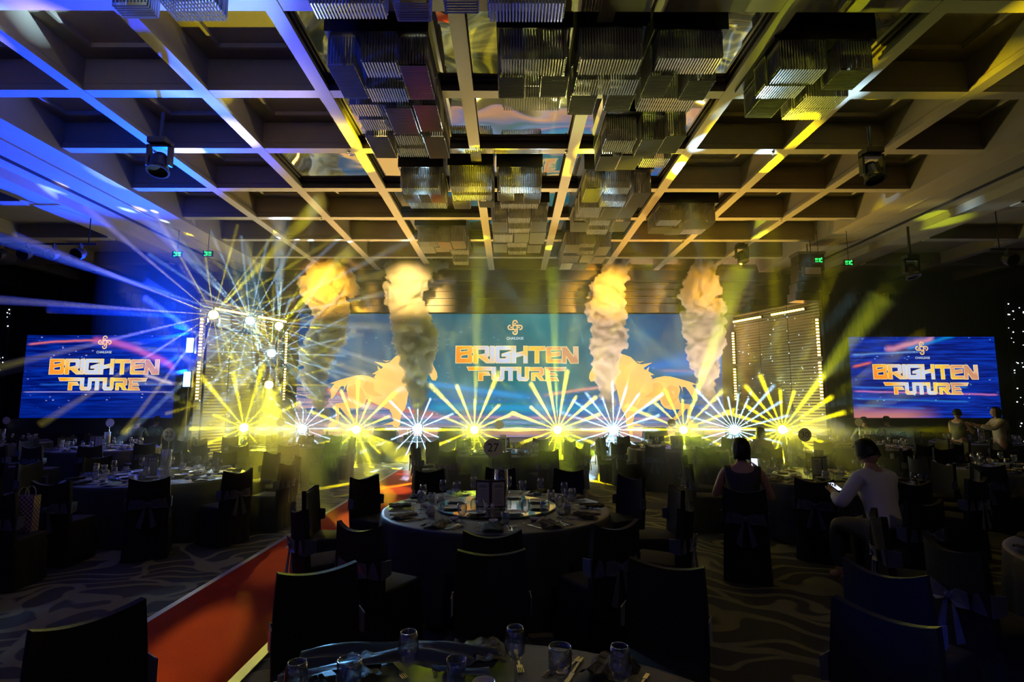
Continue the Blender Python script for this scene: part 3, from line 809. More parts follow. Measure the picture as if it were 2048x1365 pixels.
def head_model(root, loc, axis, lens, hang=False):
    "base, yoke and head of a moving head light, the lens looking along the axis"
    loc = Vector(loc) - Vector(root.location); ax = Vector(axis).normalized()
    q = ax.to_track_quat('Z', 'Y').to_matrix().to_4x4(); up = 1 if hang else -1
    bm = bmesh.new(); lathe(bm, [(0, -.30), (.09, -.30), (.13, -.22), (.14, -.05), (.165, .0), (.165, .03), (.14, .03), (.14, .0), (0, .0)], 18)
    bmesh.ops.transform(bm, matrix=Matrix.Translation(loc - ax * .04) @ q, verts=bm.verts); mesh_obj('head', bm, M['black'], root, smooth=False)
    if lens:
        bm = bmesh.new(); lathe(bm, [(0, 0), (.125, 0), (.125, .012), (0, .03)], 18)
        bmesh.ops.transform(bm, matrix=Matrix.Translation(loc - ax * .035) @ q, verts=bm.verts); mesh_obj('lens', bm, lens, root)
    c = loc - ax * .16
    bm = bmesh.new()
    for s in (-1, 1): box(bm, (c.x + s * .17 - .02, c.y - .05, c.z - .03), (c.x + s * .17 + .02, c.y + .05, c.z + .30) if hang else (c.x + s * .17 + .02, c.y + .05, c.z + .03))
    if hang: box(bm, (c.x - .19, c.y - .05, c.z + .27), (c.x + .19, c.y + .05, c.z + .32))
    else:
        bm.free(); bm = bmesh.new()
        for s in (-1, 1): box(bm, (c.x + s * .17 - .02, c.y - .05, c.z - .24), (c.x + s * .17 + .02, c.y + .05, c.z + .03))
        box(bm, (c.x - .19, c.y - .05, c.z - .27), (c.x + .19, c.y + .05, c.z - .23))
    mesh_obj('yoke', bm, M['black'], root)
    bm = bmesh.new()
    if hang: box(bm, (c.x - .15, c.y - .12, c.z + .32), (c.x + .15, c.y + .12, c.z + .42))
    else: box(bm, (c.x - .17, c.y - .14, c.z - .37), (c.x + .17, c.y + .14, c.z - .27))
    bevel_all(bm, .015); mesh_obj('base', bm, M['black'], root)

FIX = [  # photo place, depth, colour, beams, ring angle, beam half angle, length, strength, what
 (427, 630, 15.6, 'y', 18, 50, 1.2, 6.1, 0.23, 'on the left end of the wing-top pipe'),
 (500, 642, 16.9, 'w', 22, 50, 1.2, 6.6, 0.23, 'in the middle of the wing-top pipe'),
 (558, 652, 18.2, 'y', 16, 50, 1.2, 3.9, 0.23, 'on the right end of the wing-top pipe'),
 (543, 707, 17.7, 'w', 24, 50, 1.2, 4.0, 0.23, 'halfway up the left wing, under the pipe'),
 (538, 770, 17.7, 'y', 20, 50, 1.2, 4.8, 0.27, 'lowest on the left wing'),
 (488, 856, 17.0, 'y', 14, 34, 1.9, 3.9, 0.72, 'at the far left of the stage front'),
 (605, 858, 17.2, 'w', 16, 34, 1.4, 2.4, 0.40, 'on the stage below the leftmost smoke'),
 (713, 860, 17.2, 'y', 16, 34, 1.9, 3.9, 0.56, 'under the legs of the left horse'),
 (835, 858, 17.2, 'w', 16, 34, 1.4, 2.4, 0.72, 'at the foot of the second smoke column'),
 (949, 862, 17.2, 'y', 16, 34, 1.9, 3.9, 0.80, 'on the stage just left of centre'),
 (1115, 862, 17.2, 'y', 18, 34, 1.9, 3.9, 0.96, 'on the stage right of centre'),
 (1227, 860, 17.2, 'w', 20, 34, 1.4, 3.7, 0.64, 'at the foot of the third smoke column'),
 (1367, 862, 17.2, 'y', 16, 34, 1.9, 3.9, 0.64, 'under the hind legs of the right horse'),
 (1469, 860, 17.0, 'w', 22, 34, 1.4, 3.7, 0.64, 'below the inner edge of the right wing'),
 (1565, 860, 16.7, 'y', 20, 34, 1.9, 3.9, 1.04, 'at the far right of the stage front'),
]
heads = []
for i, (px, py, Y, cl, N, th, half, L, st, where) in enumerate(FIX):
    p = onY(px, py, Y); axis = (Vector((0, 0, 1.8)) - p).normalized()
    if py > 800: p.z = max(p.z, .96)
    basez = .6 if py > 800 else p.z - .4
    root = thing('moving_head_light', '%s moving head light with beam star, %s' % ('yellow' if cl == 'y' else 'cold white', where), 'stage light', (p.x, p.y, basez), 0, 'lit moving head lights')
    heads.append((root, p, axis))
    if py > 800:   # stands on a short riser so that it touches the stage
        c = p - axis * .2
        bm = bmesh.new(); box(bm, (c.x - p.x - .16, c.y - p.y - .13, 0), (c.x - p.x + .16, c.y - p.y + .13, max(.02, c.z - .34 - basez))); mesh_obj('riser', bm, M['black'], root)
    head_model(root, p, axis, M['lens_y'] if cl == 'y' else M['lens_w'])
    col = YEL if cl == 'y' else WHT
    q = gobo_light(p + axis * .06, axis, col, GOBO_E * st * (1 if cl == 'y' else 1.3), N, R(th), R(half), .0012, root)
    rnd = random.Random(i)
    for b in range(N):
        f = b * 2 * PI / N
        d = q @ Vector((math.sin(R(th)) * math.cos(f), math.sin(R(th)) * math.sin(f), math.cos(R(th))))
        Lb = clip_len(p, d, L * rnd.uniform(.55, 1.15) * (.72 if py > 800 else 1))
        bm = cone_bm(d, .12, Lb, math.tan(R(half)) * 1.02, 8)
        mesh_obj('light_beam', bm, M['beam_haze'], root, loc=p + axis * .06 - Vector(root.location))

# wide single shafts from the same stage lights
def shaft(idx, tx, ty, tY, half, col, e, L=None, mat='shaft_haze', blend=.9):
    root, p, axis = heads[idx]
    tg = onY(tx, ty, tY); d = (tg - p).normalized()
    L = clip_len(p, d, L or (tg - p).length)
    o = spot(p + d * .1, tg, col, e, half * 2, blend, .03, 'shaft_light')
    bm = cone_bm(d, .25, L, math.tan(R(half)), 16)
    mesh_obj('light_beam', bm, M[mat], root, loc=p + d * .1 - Vector(root.location))
GY = (.80, 1, .02)
for a in SHAFTS: shaft(*a[:6], a[6] * S_K)

# unlit moving heads under the ceiling and on the bars
def dark_head(px, py, Y, label, drop_to=None):
    p = onY(px, py, Y); top = drop_to or 6.45
    root = thing('moving_head_light', label, 'stage light', (p.x, p.y, top), 0, 'unlit moving head lights')
    head_model(root, p, (.1, -.3, -1), None, hang=True)
    bm = bmesh.new(); c = p - Vector((.1, -.3, -1)).normalized() * .16
    tube(bm, [(c.x - p.x, c.y - p.y, 0), (c.x - p.x, c.y - p.y, c.z + .40 - top)], .03); mesh_obj('clamp_pole', bm, M['black'], root)
dark_head(315, 345, 8.2, 'black unlit moving head light hanging under the blue part of the ceiling')
dark_head(1752, 362, 8.6, 'black unlit moving head light hanging under the dark right ceiling')
dark_head(1828, 555, 13.0, 'small black moving head light hanging above the right side screen', 6.18)
dark_head(1487, 525, 15.5, 'small black moving head light beside the top of the rightmost smoke column')

# blue wash panels on a stand beside the left screen
for (px, py, nm) in ((380, 691, 'upper'), (374, 759, 'lower')):
    p = onY(px, py, 15.5)
    t = thing('wash_panel', '%s of two glowing blue wash light panels beside the left screen' % nm, 'stage light', (p.x, p.y, p.z - .24), 0, 'blue wash panels')
    bm = bmesh.new(); box(bm, (-.13, .0, 0), (.13, .10, .48)); bevel_all(bm, .01); mesh_obj('housing', bm, M['black'], t)
    bm = bmesh.new(); box(bm, (-.095, -.012, .03), (.095, .0, .45)); mesh_obj('led_face', bm, M['blue_led'], t)
p = onY(377, 760, 15.65)
bm = bmesh.new(); tube(bm, [(p.x, 15.64, 0), (p.x, 15.64, 4.1)], .03); tube(bm, [(p.x - .5, 15.64, .02), (p.x + .5, 15.64, .02)], .02)
tag(mesh_obj('light_stand', bm, M['blackmetal']), 'thin black stand holding the two blue wash panels', 'stand')

# pipe frame that carries the left cluster of lights
bm = bmesh.new()
a, b = onY(415, 640, 15.5), onY(570, 664, 18.6)
a.z = 4.0; b.z = 4.0
tube(bm, [a, b], .035)
for q in (a, b, heads[3][1] + Vector((.0, .35, 0))): tube(bm, [(q.x, q.y, 0), (q.x, q.y, 4.0)], .035)
for h in (3, 4):
    hp = heads[h][1]; tube(bm, [(hp.x - .3, hp.y + .34, hp.z - .44), (hp.x + .3, hp.y + .34, hp.z - .44)], .03)
    tube(bm, [(hp.x, hp.y + .0, hp.z - .44), (hp.x, hp.y + .36, hp.z - .44)], .03)
tag(mesh_obj('pipe_frame', bm, M['blackmetal']), 'black pipe frame carrying the cluster of lights on the left wing', 'frame')

# stage monitors, jets
for (px, nm) in ((770, 'left of the second smoke column'), (899, 'right of the second smoke column'), (1312, 'in front of the right horse')):
    p = onY(px, 868, 17.05)
    t = thing('stage_monitor', 'black wedge stage monitor speaker %s' % nm, 'speaker', (p.x, 17.05, .6), 0, 'stage monitors')
    bm = bmesh.new(); vs = box(bm, (-.40, -.12, 0), (.40, .30, .44))
    for v in vs:
        if v.co.z > .3: v.co.x *= .86; v.co.y = v.co.y * .6 + .08
    bevel_all(bm, .02); mesh_obj('cabinet', bm, M['black'], t)
    bm = bmesh.new(); box(bm, (-.30, -.14, .05), (.30, -.105, .36)); mesh_obj('grille', bm, M['blackmetal'], t)

# smoke columns
def plume(spine, label, seed):
    "spine: (px, py, radius in pixels) from the jet up"
    rnd = random.Random(seed); Y = 18.0; k = Y / FPX
    pts = [(onY(x, y, Y), r * k) for x, y, r in spine]
    bm = bmesh.new()
    for (a, ra), (b, rb) in zip(pts, pts[1:]):
        L = (b - a).length; n = max(2, int(L / .09))
        for i in range(n):
            f = i / n; c = a.lerp(b, f); r = ra + (rb - ra) * f
            for _ in range(4):
                ang = rnd.uniform(0, 2 * PI); rr = r * rnd.uniform(.28, .52); off = r - rr * rnd.uniform(.75, 1.0)
                m4 = Matrix.Translation(c + Vector((math.cos(ang) * off, math.sin(ang) * off * .6, rnd.uniform(-.05, .05))))
                bmesh.ops.create_icosphere(bm, subdivisions=1, radius=rr, matrix=m4)
            bmesh.ops.create_icosphere(bm, subdivisions=1, radius=r * .7, matrix=Matrix.Translation(c))
    o = mesh_obj('smoke_column', bm, M['smoke'])
    md = o.modifiers.new('r', 'REMESH'); md.mode = 'VOXEL'; md.voxel_size = .045
    tx = bpy.data.textures.new('billow', 'CLOUDS'); tx.noise_scale = .2; tx.noise_depth = 2
    dm = o.modifiers.new('d', 'DISPLACE'); dm.texture = tx; dm.strength = .34; dm.mid_level = .5; dm.texture_coords = 'GLOBAL'
    dg = bpy.context.evaluated_depsgraph_get(); me = bpy.data.meshes.new_from_object(o.evaluated_get(dg))
    o.modifiers.clear(); o.data = me
    return tag(o, label, 'smoke', 'smoke columns shot up from the stage')
plume([(650, 838, 9), (640, 800, 18), (628, 760, 26), (632, 715, 36), (655, 670, 42), (668, 630, 34), (650, 600, 44), (640, 565, 44), (660, 545, 42), (690, 560, 28), (706, 590, 18)], 'leftmost of the four smoke columns, leaning, in front of the screen edge', 1)
plume([(838, 850, 9), (838, 800, 20), (830, 760, 26), (835, 720, 36), (835, 690, 46), (825, 650, 44), (812, 610, 38), (805, 580, 40), (822, 555, 48), (812, 535, 46), (855, 530, 24), (890, 532, 14)], 'second smoke column from the left, rising over the left horse', 2)
plume([(1222, 838, 8), (1216, 800, 16), (1212, 760, 22), (1212, 720, 30), (1218, 690, 38), (1218, 650, 38), (1212, 620, 44), (1208, 590, 40), (1222, 560, 34), (1235, 530, 24), (1240, 505, 18)], 'third smoke column from the left, beside the right horse head', 3)
plume([(1418, 800, 12), (1414, 770, 20), (1412, 735, 28), (1410, 700, 38), (1408, 660, 42), (1405, 620, 46), (1402, 595, 44), (1405, 560, 36), (1408, 535, 28), (1412, 510, 20)], 'rightmost of the four smoke columns, near the right wing', 4)
for i, (px, col, tp) in enumerate(((655, AMBER, 570), (818, (1, .6, .15), 575), (1215, AMBER, 580), (1405, AMBER, 570))):
    p = onY(px, 838, 18.0); tg = onY(px, tp, 18.0)
    t = thing('smoke_jet', 'small black smoke jet on the stage floor under smoke column %s' % ['at the far left', 'second from left', 'third from left', 'at the far right'][i], 'smoke machine', (p.x, 18.0, .6), 0, 'smoke jets')
    bm = bmesh.new(); box(bm, (-.15, -.12, 0), (.15, .12, .16)); bevel_all(bm, .01); mesh_obj('base', bm, M['black'], t)
    bm = bmesh.new(); lathe(bm, [(0, .16), (.05, .16), (.04, .30), (0, .30)], 10); mesh_obj('nozzle', bm, M['steel'], t)
    spot((tg.x + .3, 15.6, 5.9), tg - Vector((0, 0, .2)), col, SMOKE_TOP, 56, 1)
    spot((p.x - 1.0, 14.0, .3), onY(px, 690, 18.0), (1, .66, .42), SMOKE_FILL * (1.8 if px < 1000 else 1), 42, 1)  # added low fill from the floor to brighten the smoke, no fixture there

# ceiling-level gear at the stage sides
for (px, Y, nm) in ((1637, 14, 'inner right'), (1697, 14, 'outer right'), (355, 14, 'outer left'), (416, 14, 'inner left')):
    p = onY(px, {1637: 521, 1697: 526, 355: 509, 416: 508}[px], Y)
    t = thing('exit_sign', 'small green running-man exit sign hanging high, %s of the hall' % nm, 'sign', p, 0, 'green exit signs')
    bm = bmesh.new(); box(bm, (-.13, -.02, -.08), (.13, .02, .08)); mesh_obj('case', bm, M['black'], t)
    bm = bmesh.new(); y = -.025; s = 1 if px > 1000 else -1
    for lo, hi in (((-.10, .03), (-.02, .05)), ((-.10, .0), (-.03, .015)), ((-.10, -.05), (-.02, -.03)), ((.0, .0), (.05, .05)), ((.05, .02), (.09, .04)), ((.0, -.05), (.03, .0)), ((.04, -.06), (.09, -.03)), ((.06, .045), (.085, .07))):
        xa, xb = sorted((s * lo[0], s * hi[0])); box(bm, (xa, y, lo[1]), (xb, y + .004, hi[1]))
    mesh_obj('pictogram', bm, M['exit_green'], t)
    bm = bmesh.new(); tube(bm, [(0, 0, .08), (0, 0, (6.38 if abs(p.x) < 10 else 6.2) - p.z)], .008); mesh_obj('hanger', bm, M['blackmetal'], t)

def truss(x0, x1, y, z, label, sd):
    t = thing('light_bar', label, 'light bar', ((x0 + x1) / 2, y, z)); bm = bmesh.new(); h = (x1 - x0) / 2
    tube(bm, [(-h, 0, 0), (h, 0, 0)], .025)
    for q in (-h + .2, h - .2): tube(bm, [(q, 0, 0), (q, 0, 6.5 - z if abs(x0) > 10 else 6.38 - z)], .012)
    mesh_obj('bar', bm, M['blackmetal'], t)
    n = int((x1 - x0) / .62)
    for i in range(n):
        x = -h + .35 + i * (2 * h - .7) / (n - 1)
        bm = bmesh.new(); lathe(bm, [(0, -.12), (.09, -.12), (.13, -.02), (.145, .12), (.12, .12), (.10, .0), (0, .0)], 12)
        bmesh.ops.transform(bm, matrix=Matrix.Translation((x, -.05, -.25)) @ Matrix.Rotation(R(115), 4, 'X'), verts=bm.verts)
        c = mesh_obj('par_can', bm, M['black'], None, loc=(t.location.x, y, z)); tag(c, 'black par can light number %s from the left on the %s' % (['one', 'two', 'three', 'four', 'five', 'six', 'seven', 'eight', 'nine'][i], 'bar above the %s screen' % sd), 'stage light', 'par cans on the hanging bars')
        bm = bmesh.new(); box(bm, (x - .012, -.07, -.25), (x + .012, .03, .02)); mesh_obj('bracket', bm, M['black'], c)
truss(11.0, 15.6, 12.0, 4.95 + .35, 'dark hanging bar of par cans high above the right screen', 'right')
truss(-13.0, -9.8, 12.5, 5.55, 'dark hanging bar of par cans high above the left screen', 'left')

# loudspeaker cluster seen above the right wing, flood lights on the ledge
t = thing('speaker_array', 'hanging dark line array loudspeaker draped in black above the right wing', 'speaker', (8.6, 15.2, 6.38))
bm = bmesh.new()
for i in range(5):
    z = -.35 - i * .26; yy = .0 + i * i * .02; vs = box(bm, (-.36, -.2 + yy, z - .24), (.36, .25 + yy, z))
mesh_obj('cabinets', bm, M['black'], t)
bm = bmesh.new(); box(bm, (-.4, -.22, -.35), (.4, .27, -.28)); tube(bm, [(0, 0, 0), (0, 0, -.3)], .02); mesh_obj('rigging_frame', bm, M['steel'], t)
for (px, py, Y, nm) in ((1626, 542, 14.8, 'right'), ):
    p = onY(px, py, Y)
    t = thing('flood_light', 'square flood light with pale face high up beside the %s exit signs' % nm, 'stage light', p)
    bm = bmesh.new(); box(bm, (-.26, 0, -.13), (.26, .12, .13)); mesh_obj('housing', bm, M['black'], t)
    bm = bmesh.new(); box(bm, (-.22, -.01, -.10), (.22, 0, .10)); mesh_obj('reflector', bm, M['china'], t)
    bm = bmesh.new(); tube(bm, [(0, .06, .13), (0, .06, 6.38 - p.z)], .012); mesh_obj('hanger', bm, M['blackmetal'], t)

# ============================================================ GLASS ROD CHANDELIERS
def rod_mat():
    m, t, p = new_mat('glass_rod'); t.n.remove(p)
    tr = t.node('ShaderNodeBsdfTransparent'); tr.inputs[0].default_value = (.55, .55, .52, 1)
    g = t.node('ShaderNodeBsdfGlossy'); g.inputs['Roughness'].default_value = .14; g.inputs[0].default_value = (.9, .88, .82, 1)
    d = t.node('ShaderNodeBsdfDiffuse'); d.inputs[0].default_value = (.8, .78, .72, 1)
    a = t.node('ShaderNodeMixShader'); a.inputs[0].default_value = .75; t.l.new(tr.outputs[0], a.inputs[1]); t.l.new(g.outputs[0], a.inputs[2])
    tl = t.node('ShaderNodeBsdfTranslucent'); tl.inputs[0].default_value = (.8, .78, .72, 1)
    dm = t.node('ShaderNodeMixShader'); dm.inputs[0].default_value = .6; t.l.new(d.outputs[0], dm.inputs[1]); t.l.new(tl.outputs[0], dm.inputs[2])
    b = t.node('ShaderNodeMixShader'); b.inputs[0].default_value = .42; t.l.new(a.outputs[0], b.inputs[1]); t.l.new(dm.outputs[0], b.inputs[2])
    t.l.new(b.outputs[0], t.n['Material Output'].inputs[0]); return m
M['rod'] = rod_mat()
CHL = {'A': 'above the far left of the room, partly out at the top edge', 'P': 'at the top edge above the middle', 'B': 'long one left of the mirrored middle, nearest left',
 'C': 'square one in the near row, left of three', 'D': 'square one in the near row, middle of three', 'E': 'square one in the near row, right of three',
 'F': 'behind the near row, on the right', 'G': 'long stepped one on the right, halfway to the stage', 'H': 'far right one near the third smoke column',
 'I': 'small one alone in the right outer coffer', 'J': 'in the second row, left of three', 'K': 'in the second row, middle of three', 'L': 'in the second row, right of three',
 'M': 'long one behind the second row, in the middle', 'N': 'far left one near the second smoke column', 'O': 'bright yellow-lit one in the near right outer coffer'}
for key, blocks in CHAND.items():
    xs = [b[1] for b in blocks] + [b[2] for b in blocks]; ys = [b[3] for b in blocks] + [b[4] for b in blocks]
    x0, x1, y0, y1 = min(xs), max(xs), min(ys), max(ys); cx, cyy = (x0 + x1) / 2, (y0 + y1) / 2
    root = thing('chandelier', 'glass rod chandelier, ' + CHL[key], 'chandelier', (cx, cyy, 6.6), 0, 'glass rod chandeliers')
    bm = bmesh.new(); box(bm, (x0 - cx - .02, y0 - cyy - .02, -.20), (x1 - cx + .02, y1 - cyy + .02, 0)); mesh_obj('mounting_box', bm, M['blackmetal'], root)
    rnd = random.Random(key)
    for bi, (kind, bx0, bx1, by0, by1) in enumerate(blocks):
        zb = -.60 + rnd.choice((0, .03, -.02)); zt = -.21; w_, d_ = bx1 - bx0, by1 - by0
        bm = bmesh.new(); r_ = .011; pitch = .034
        def rod(a, b):
            a, b = Vector(a), Vector(b); dd = (b - a).normalized(); up = Vector((0, 0, 1)) if abs(dd.z) < .5 else Vector((1, 0, 0))
            s1 = dd.cross(up).normalized() * r_; s2 = dd.cross(s1).normalized() * r_
            A_ = [bm.verts.new(a + s1 * c + s2 * s) for c, s in ((1, 0), (0, 1), (-1, 0), (0, -1))]
            B_ = [bm.verts.new(b + s1 * c + s2 * s) for c, s in ((1, 0), (0, 1), (-1, 0), (0, -1))]
            for i in range(4): bm.faces.new((A_[i], A_[(i + 1) % 4], B_[(i + 1) % 4], B_[i]))
            bm.faces.new(A_[::-1]); bm.faces.new(B_)
        X0, X1, Y0, Y1 = bx0 - cx, bx1 - cx, by0 - cyy, by1 - cyy
        if kind == 'h':
            n = max(3, int(d_ / pitch))
            for i in range(n):
                y = Y0 + (i + .5) * d_ / n
                rod((X0, y, zb), (X1, y, zb)); rod((X0, y, zb), (X0, y, zt)); rod((X1, y, zb), (X1, y, zt))
            m2 = max(3, int(w_ / pitch))
            for i in range(m2):
                x = X0 + (i + .5) * w_ / m2; rod((x, Y0, zb + .03), (x, Y0, zt))
        else:
            n = max(3, int(w_ / pitch))
            for i in range(n):
                x = X0 + (i + .5) * w_ / n
                rod((x, Y0, zb), (x, Y1, zb)); rod((x, Y0, zb), (x, Y0, zt)); rod((x, Y1, zb), (x, Y1, zt))
            m2 = max(3, int(d_ / pitch))
            for i in range(m2):
                y = Y0 + (i + .5) * d_ / m2; rod((X0, y, zb + .03), (X0, y, zt)); rod((X1, y, zb + .03), (X1, y, zt))
        mesh_obj('glass_block', bm, M['rod'], root)

# ============================================================ CHAIRS
def make_chair():
    root = thing('banquet_chair', '', 'chair')
    # faces +Y (towards the table); origin on the floor at the middle of the seat
    bm = bmesh.new(); vs = box(bm, (-.21, -.22, .36), (.21, .20, .49))
    bevel_all(bm, .025, 2); mesh_obj('seat', bm, M['cover'], root, smooth=True)
    # backrest: slightly bowed slab, its top edge dipping in the middle
    bm = bmesh.new(); nx, nz = 8, 10; grid = {}
    for side in (0, 1):
        for i in range(nx + 1):
            for j in range(nz + 1):
                u = i / nx * 2 - 1; v = j / nz
                top = .90 + .045 * u * u
                z = .34 + (top - .34) * v
                hw = .205 + .012 * math.sin(v * PI) - .006 * v
                y = -.20 - .075 * v + .030 * u * u * (.4 + v) + (.0 if side else -.055 + .012 * v)
                grid[(side, i, j)] = bm.verts.new((u * hw, y, z))
    for side in (0, 1):
        for i in range(nx):
            for j in range(nz):
                q = [grid[(side, i, j)], grid[(side, i + 1, j)], grid[(side, i + 1, j + 1)], grid[(side, i, j + 1)]]
                bm.faces.new(q if side == 0 else q[::-1])
    for i in range(nx):
        for j in (0, nz): bm.faces.new((grid[(0, i, j)], grid[(0, i + 1, j)], grid[(1, i + 1, j)], grid[(1, i, j)]))
    for j in range(nz):
        for i in (0, nx): bm.faces.new((grid[(0, i, j)], grid[(0, i, j + 1)], grid[(1, i, j + 1)], grid[(1, i, j)]))
    mesh_obj('backrest', bm, M['cover'], root, smooth=False)
    # skirt with soft folds to the floor
    bm = bmesh.new(); n = 48; ring = []
    for k in range(n):
        a = 2 * PI * k / n; c, s = math.cos(a), math.sin(a)
        e = 1 / max(abs(c) / .215, abs(s) / .225)
        ring.append((c * e, s * e - .015, a))
    rows = []
    for z, g in ((.40, 1.0), (.22, 1.02), (.012, 1.06)):
        rows.append([bm.verts.new((x * g * (1 + (.02 * math.sin(a * 12) if z < .3 else 0)), y * g * (1 + (.02 * math.sin(a * 12) if z < .3 else 0)), z)) for x, y, a in ring])
    for r0, r1 in zip(rows, rows[1:]):
        for k in range(n): bm.faces.new((r0[k], r0[(k + 1) % n], r1[(k + 1) % n], r1[k]))
    mesh_obj('skirt', bm, M['cover'], root, smooth=True)
    # sash round the backrest with a bow behind
    bm = bmesh.new()
    rows = []
    for (zc, o) in ((.68, 0), (.60, 0)):
        pts = []
        for k in range(17):
            u = -1 + 2 * k / 16; pts.append((u * .222, -.285 + .030 * u * u - .008 * math.cos(u * 9), zc + (.03 if o == 0 and zc > .65 else -.02) * abs(u)))
        rows.append([bm.verts.new(p) for p in pts])
    for k in range(16): bm.faces.new((rows[0][k], rows[0][k + 1], rows[1][k + 1], rows[1][k]))
    for s in (-1, 1):
        a = [(0, -.305, .655), (s * .07, -.33, .70), (s * .13, -.315, .695), (s * .135, -.31, .60), (s * .07, -.335, .595), (0, -.31, .625)]
        bm.faces.new([bm.verts.new(p) for p in a])
        tl = [(s * .012, -.31, .63), (s * .03, -.315, .63), (s * .10, -.325, .40), (s * .045, -.325, .37)]
        bm.faces.new([bm.verts.new(p) for p in tl])
        for z0 in (.705, .575):
            pass
    bmesh.ops.create_icosphere(bm, subdivisions=1, radius=.024, matrix=Matrix.Translation((0, -.315, .64)))
    # side strips joining the band to the backrest edges
    for s in (-1, 1):
        bm.faces.new([bm.verts.new(p) for p in ((s * .222, -.255, .71), (s * .224, -.165, .70), (s * .224, -.165, .60), (s * .222, -.255, .58))])
    o = mesh_obj('sash', bm, M['sash'], root)
    md = o.modifiers.new('s', 'SOLIDIFY'); md.thickness = .006
    return root
CH = Proto(make_chair())

# ============================================================ TABLEWARE
def lathe_obj(name, prof, mat, root, n=16, smooth=True):
    bm = bmesh.new(); lathe(bm, prof, n); return mesh_obj(name, bm, mat, root, smooth=smooth)
def make_wine():
    r = thing('wine_glass', '', 'glass')
    lathe_obj('bowl', [(.004, .085), (.022, .092), (.036, .115), (.040, .145), (.036, .180), (.030, .205), (.0285, .205), (.0345, .180), (.038, .145), (.034, .117), (.020, .095), (0, .088)], M['glass'], r)
    lathe_obj('stem', [(0, 0), (.034, 0), (.033, .003), (.008, .008), (.004, .02), (.0035, .075), (.006, .087), (0, .088)], M['glass'], r)
    return r
def make_goblet():
    r = thing('water_goblet', '', 'glass')
    lathe_obj('bowl', [(.005, .055), (.028, .062), (.042, .09), (.044, .13), (.041, .165), (.0395, .165), (.042, .13), (.040, .092), (.026, .065), (0, .060)], M['glass'], r)
    lathe_obj('stem', [(0, 0), (.036, 0), (.034, .004), (.009, .010), (.006, .03), (.008, .055), (0, .058)], M['glass'], r)
    return r
def make_tumbler():
    bm = bmesh.new(); lathe(bm, [(0, 0), (.033, 0), (.038, .10), (.0365, .10), (.031, .008), (0, .008)], 14)
    return tag(mesh_obj('tumbler', bm, M['glass'], smooth=True), '', 'glass')
def make_plate(r0=.095, name='side_plate'):
    bm = bmesh.new(); lathe(bm, [(0, .004), (r0 * .62, .004), (r0 * .95, .014), (r0, .016), (r0 * .98, .012), (r0 * .62, 0), (0, 0)], 24)
    return tag(mesh_obj(name, bm, M['china'], smooth=True), '', 'plate')
def make_bowl():
    bm = bmesh.new(); lathe(bm, [(0, 0), (.020, 0), (.036, .016), (.042, .030), (.040, .030), (.033, .017), (.018, .004), (0, .004)], 18)
    return tag(mesh_obj('sauce_dish', bm, M['china'], smooth=True), '', 'dish')
def make_napkin():
    bm = bmesh.new(); n = 12
    for z, g in ((.012, 1), (.030, .95), (.040, .80)): pass
    rows = []
    for j in range(9):
        v = j / 8; row = []
        for i in range(n + 1):
            u = i / n * 2 - 1
            z = .016 + .022 * (1 - abs(u) ** 3) + .006 * math.sin(u * 9 + v * 4) + .004 * math.sin(v * 20)
            row.append(bm.verts.new((u * (.085 + .012 * math.sin(v * 7)), (v - .5) * .22, z)))
        rows.append(row)
    for a, b in zip(rows, rows[1:]):
        for i in range(n): bm.faces.new((a[i], a[i + 1], b[i + 1], b[i]))
    bmesh.ops.solidify(bm, geom=bm.faces[:], thickness=.014)
    return tag(mesh_obj('napkin', bm, M['napkin'], smooth=True), '', 'napkin')
def make_fork(kind='fork'):
    bm = bmesh.new()
    box(bm, (-.0045, -.10, .002), (.0045, .03, .005)); box(bm, (-.008, -.105, .002), (.008, -.06, .006))
    if kind == 'fork':
        box(bm, (-.012, .03, .002), (.012, .055, .006))
        for x in (-.0105, -.0035, .0035, .0105): box(bm, (x - .0018, .055, .003), (x + .0018, .092, .006))
    elif kind == 'knife': vs = box(bm, (-.009, .03, .002), (.009, .12, .004))
    else:
        lathe(bm, [(0, .001), (.012, .003), (.019, .008), (.017, .008), (.010, .005), (0, .003)], 12, center=(0, .055))
    return tag(mesh_obj(kind, bm, M['silver']), '', kind)
def make_sticks():
    r = thing('chopsticks', '', 'chopsticks')
    for s in (-1, 1):
        bm = bmesh.new(); tube(bm, [(s * .006, -.12, .006), (s * .004, .12, .008)], [.0035, .002], 6); mesh_obj('stick', bm, M['wood'], r)
    bm = bmesh.new(); box(bm, (-.016, .05, 0), (.016, .065, .006)); mesh_obj('rest', bm, M['china'], r)
    return r
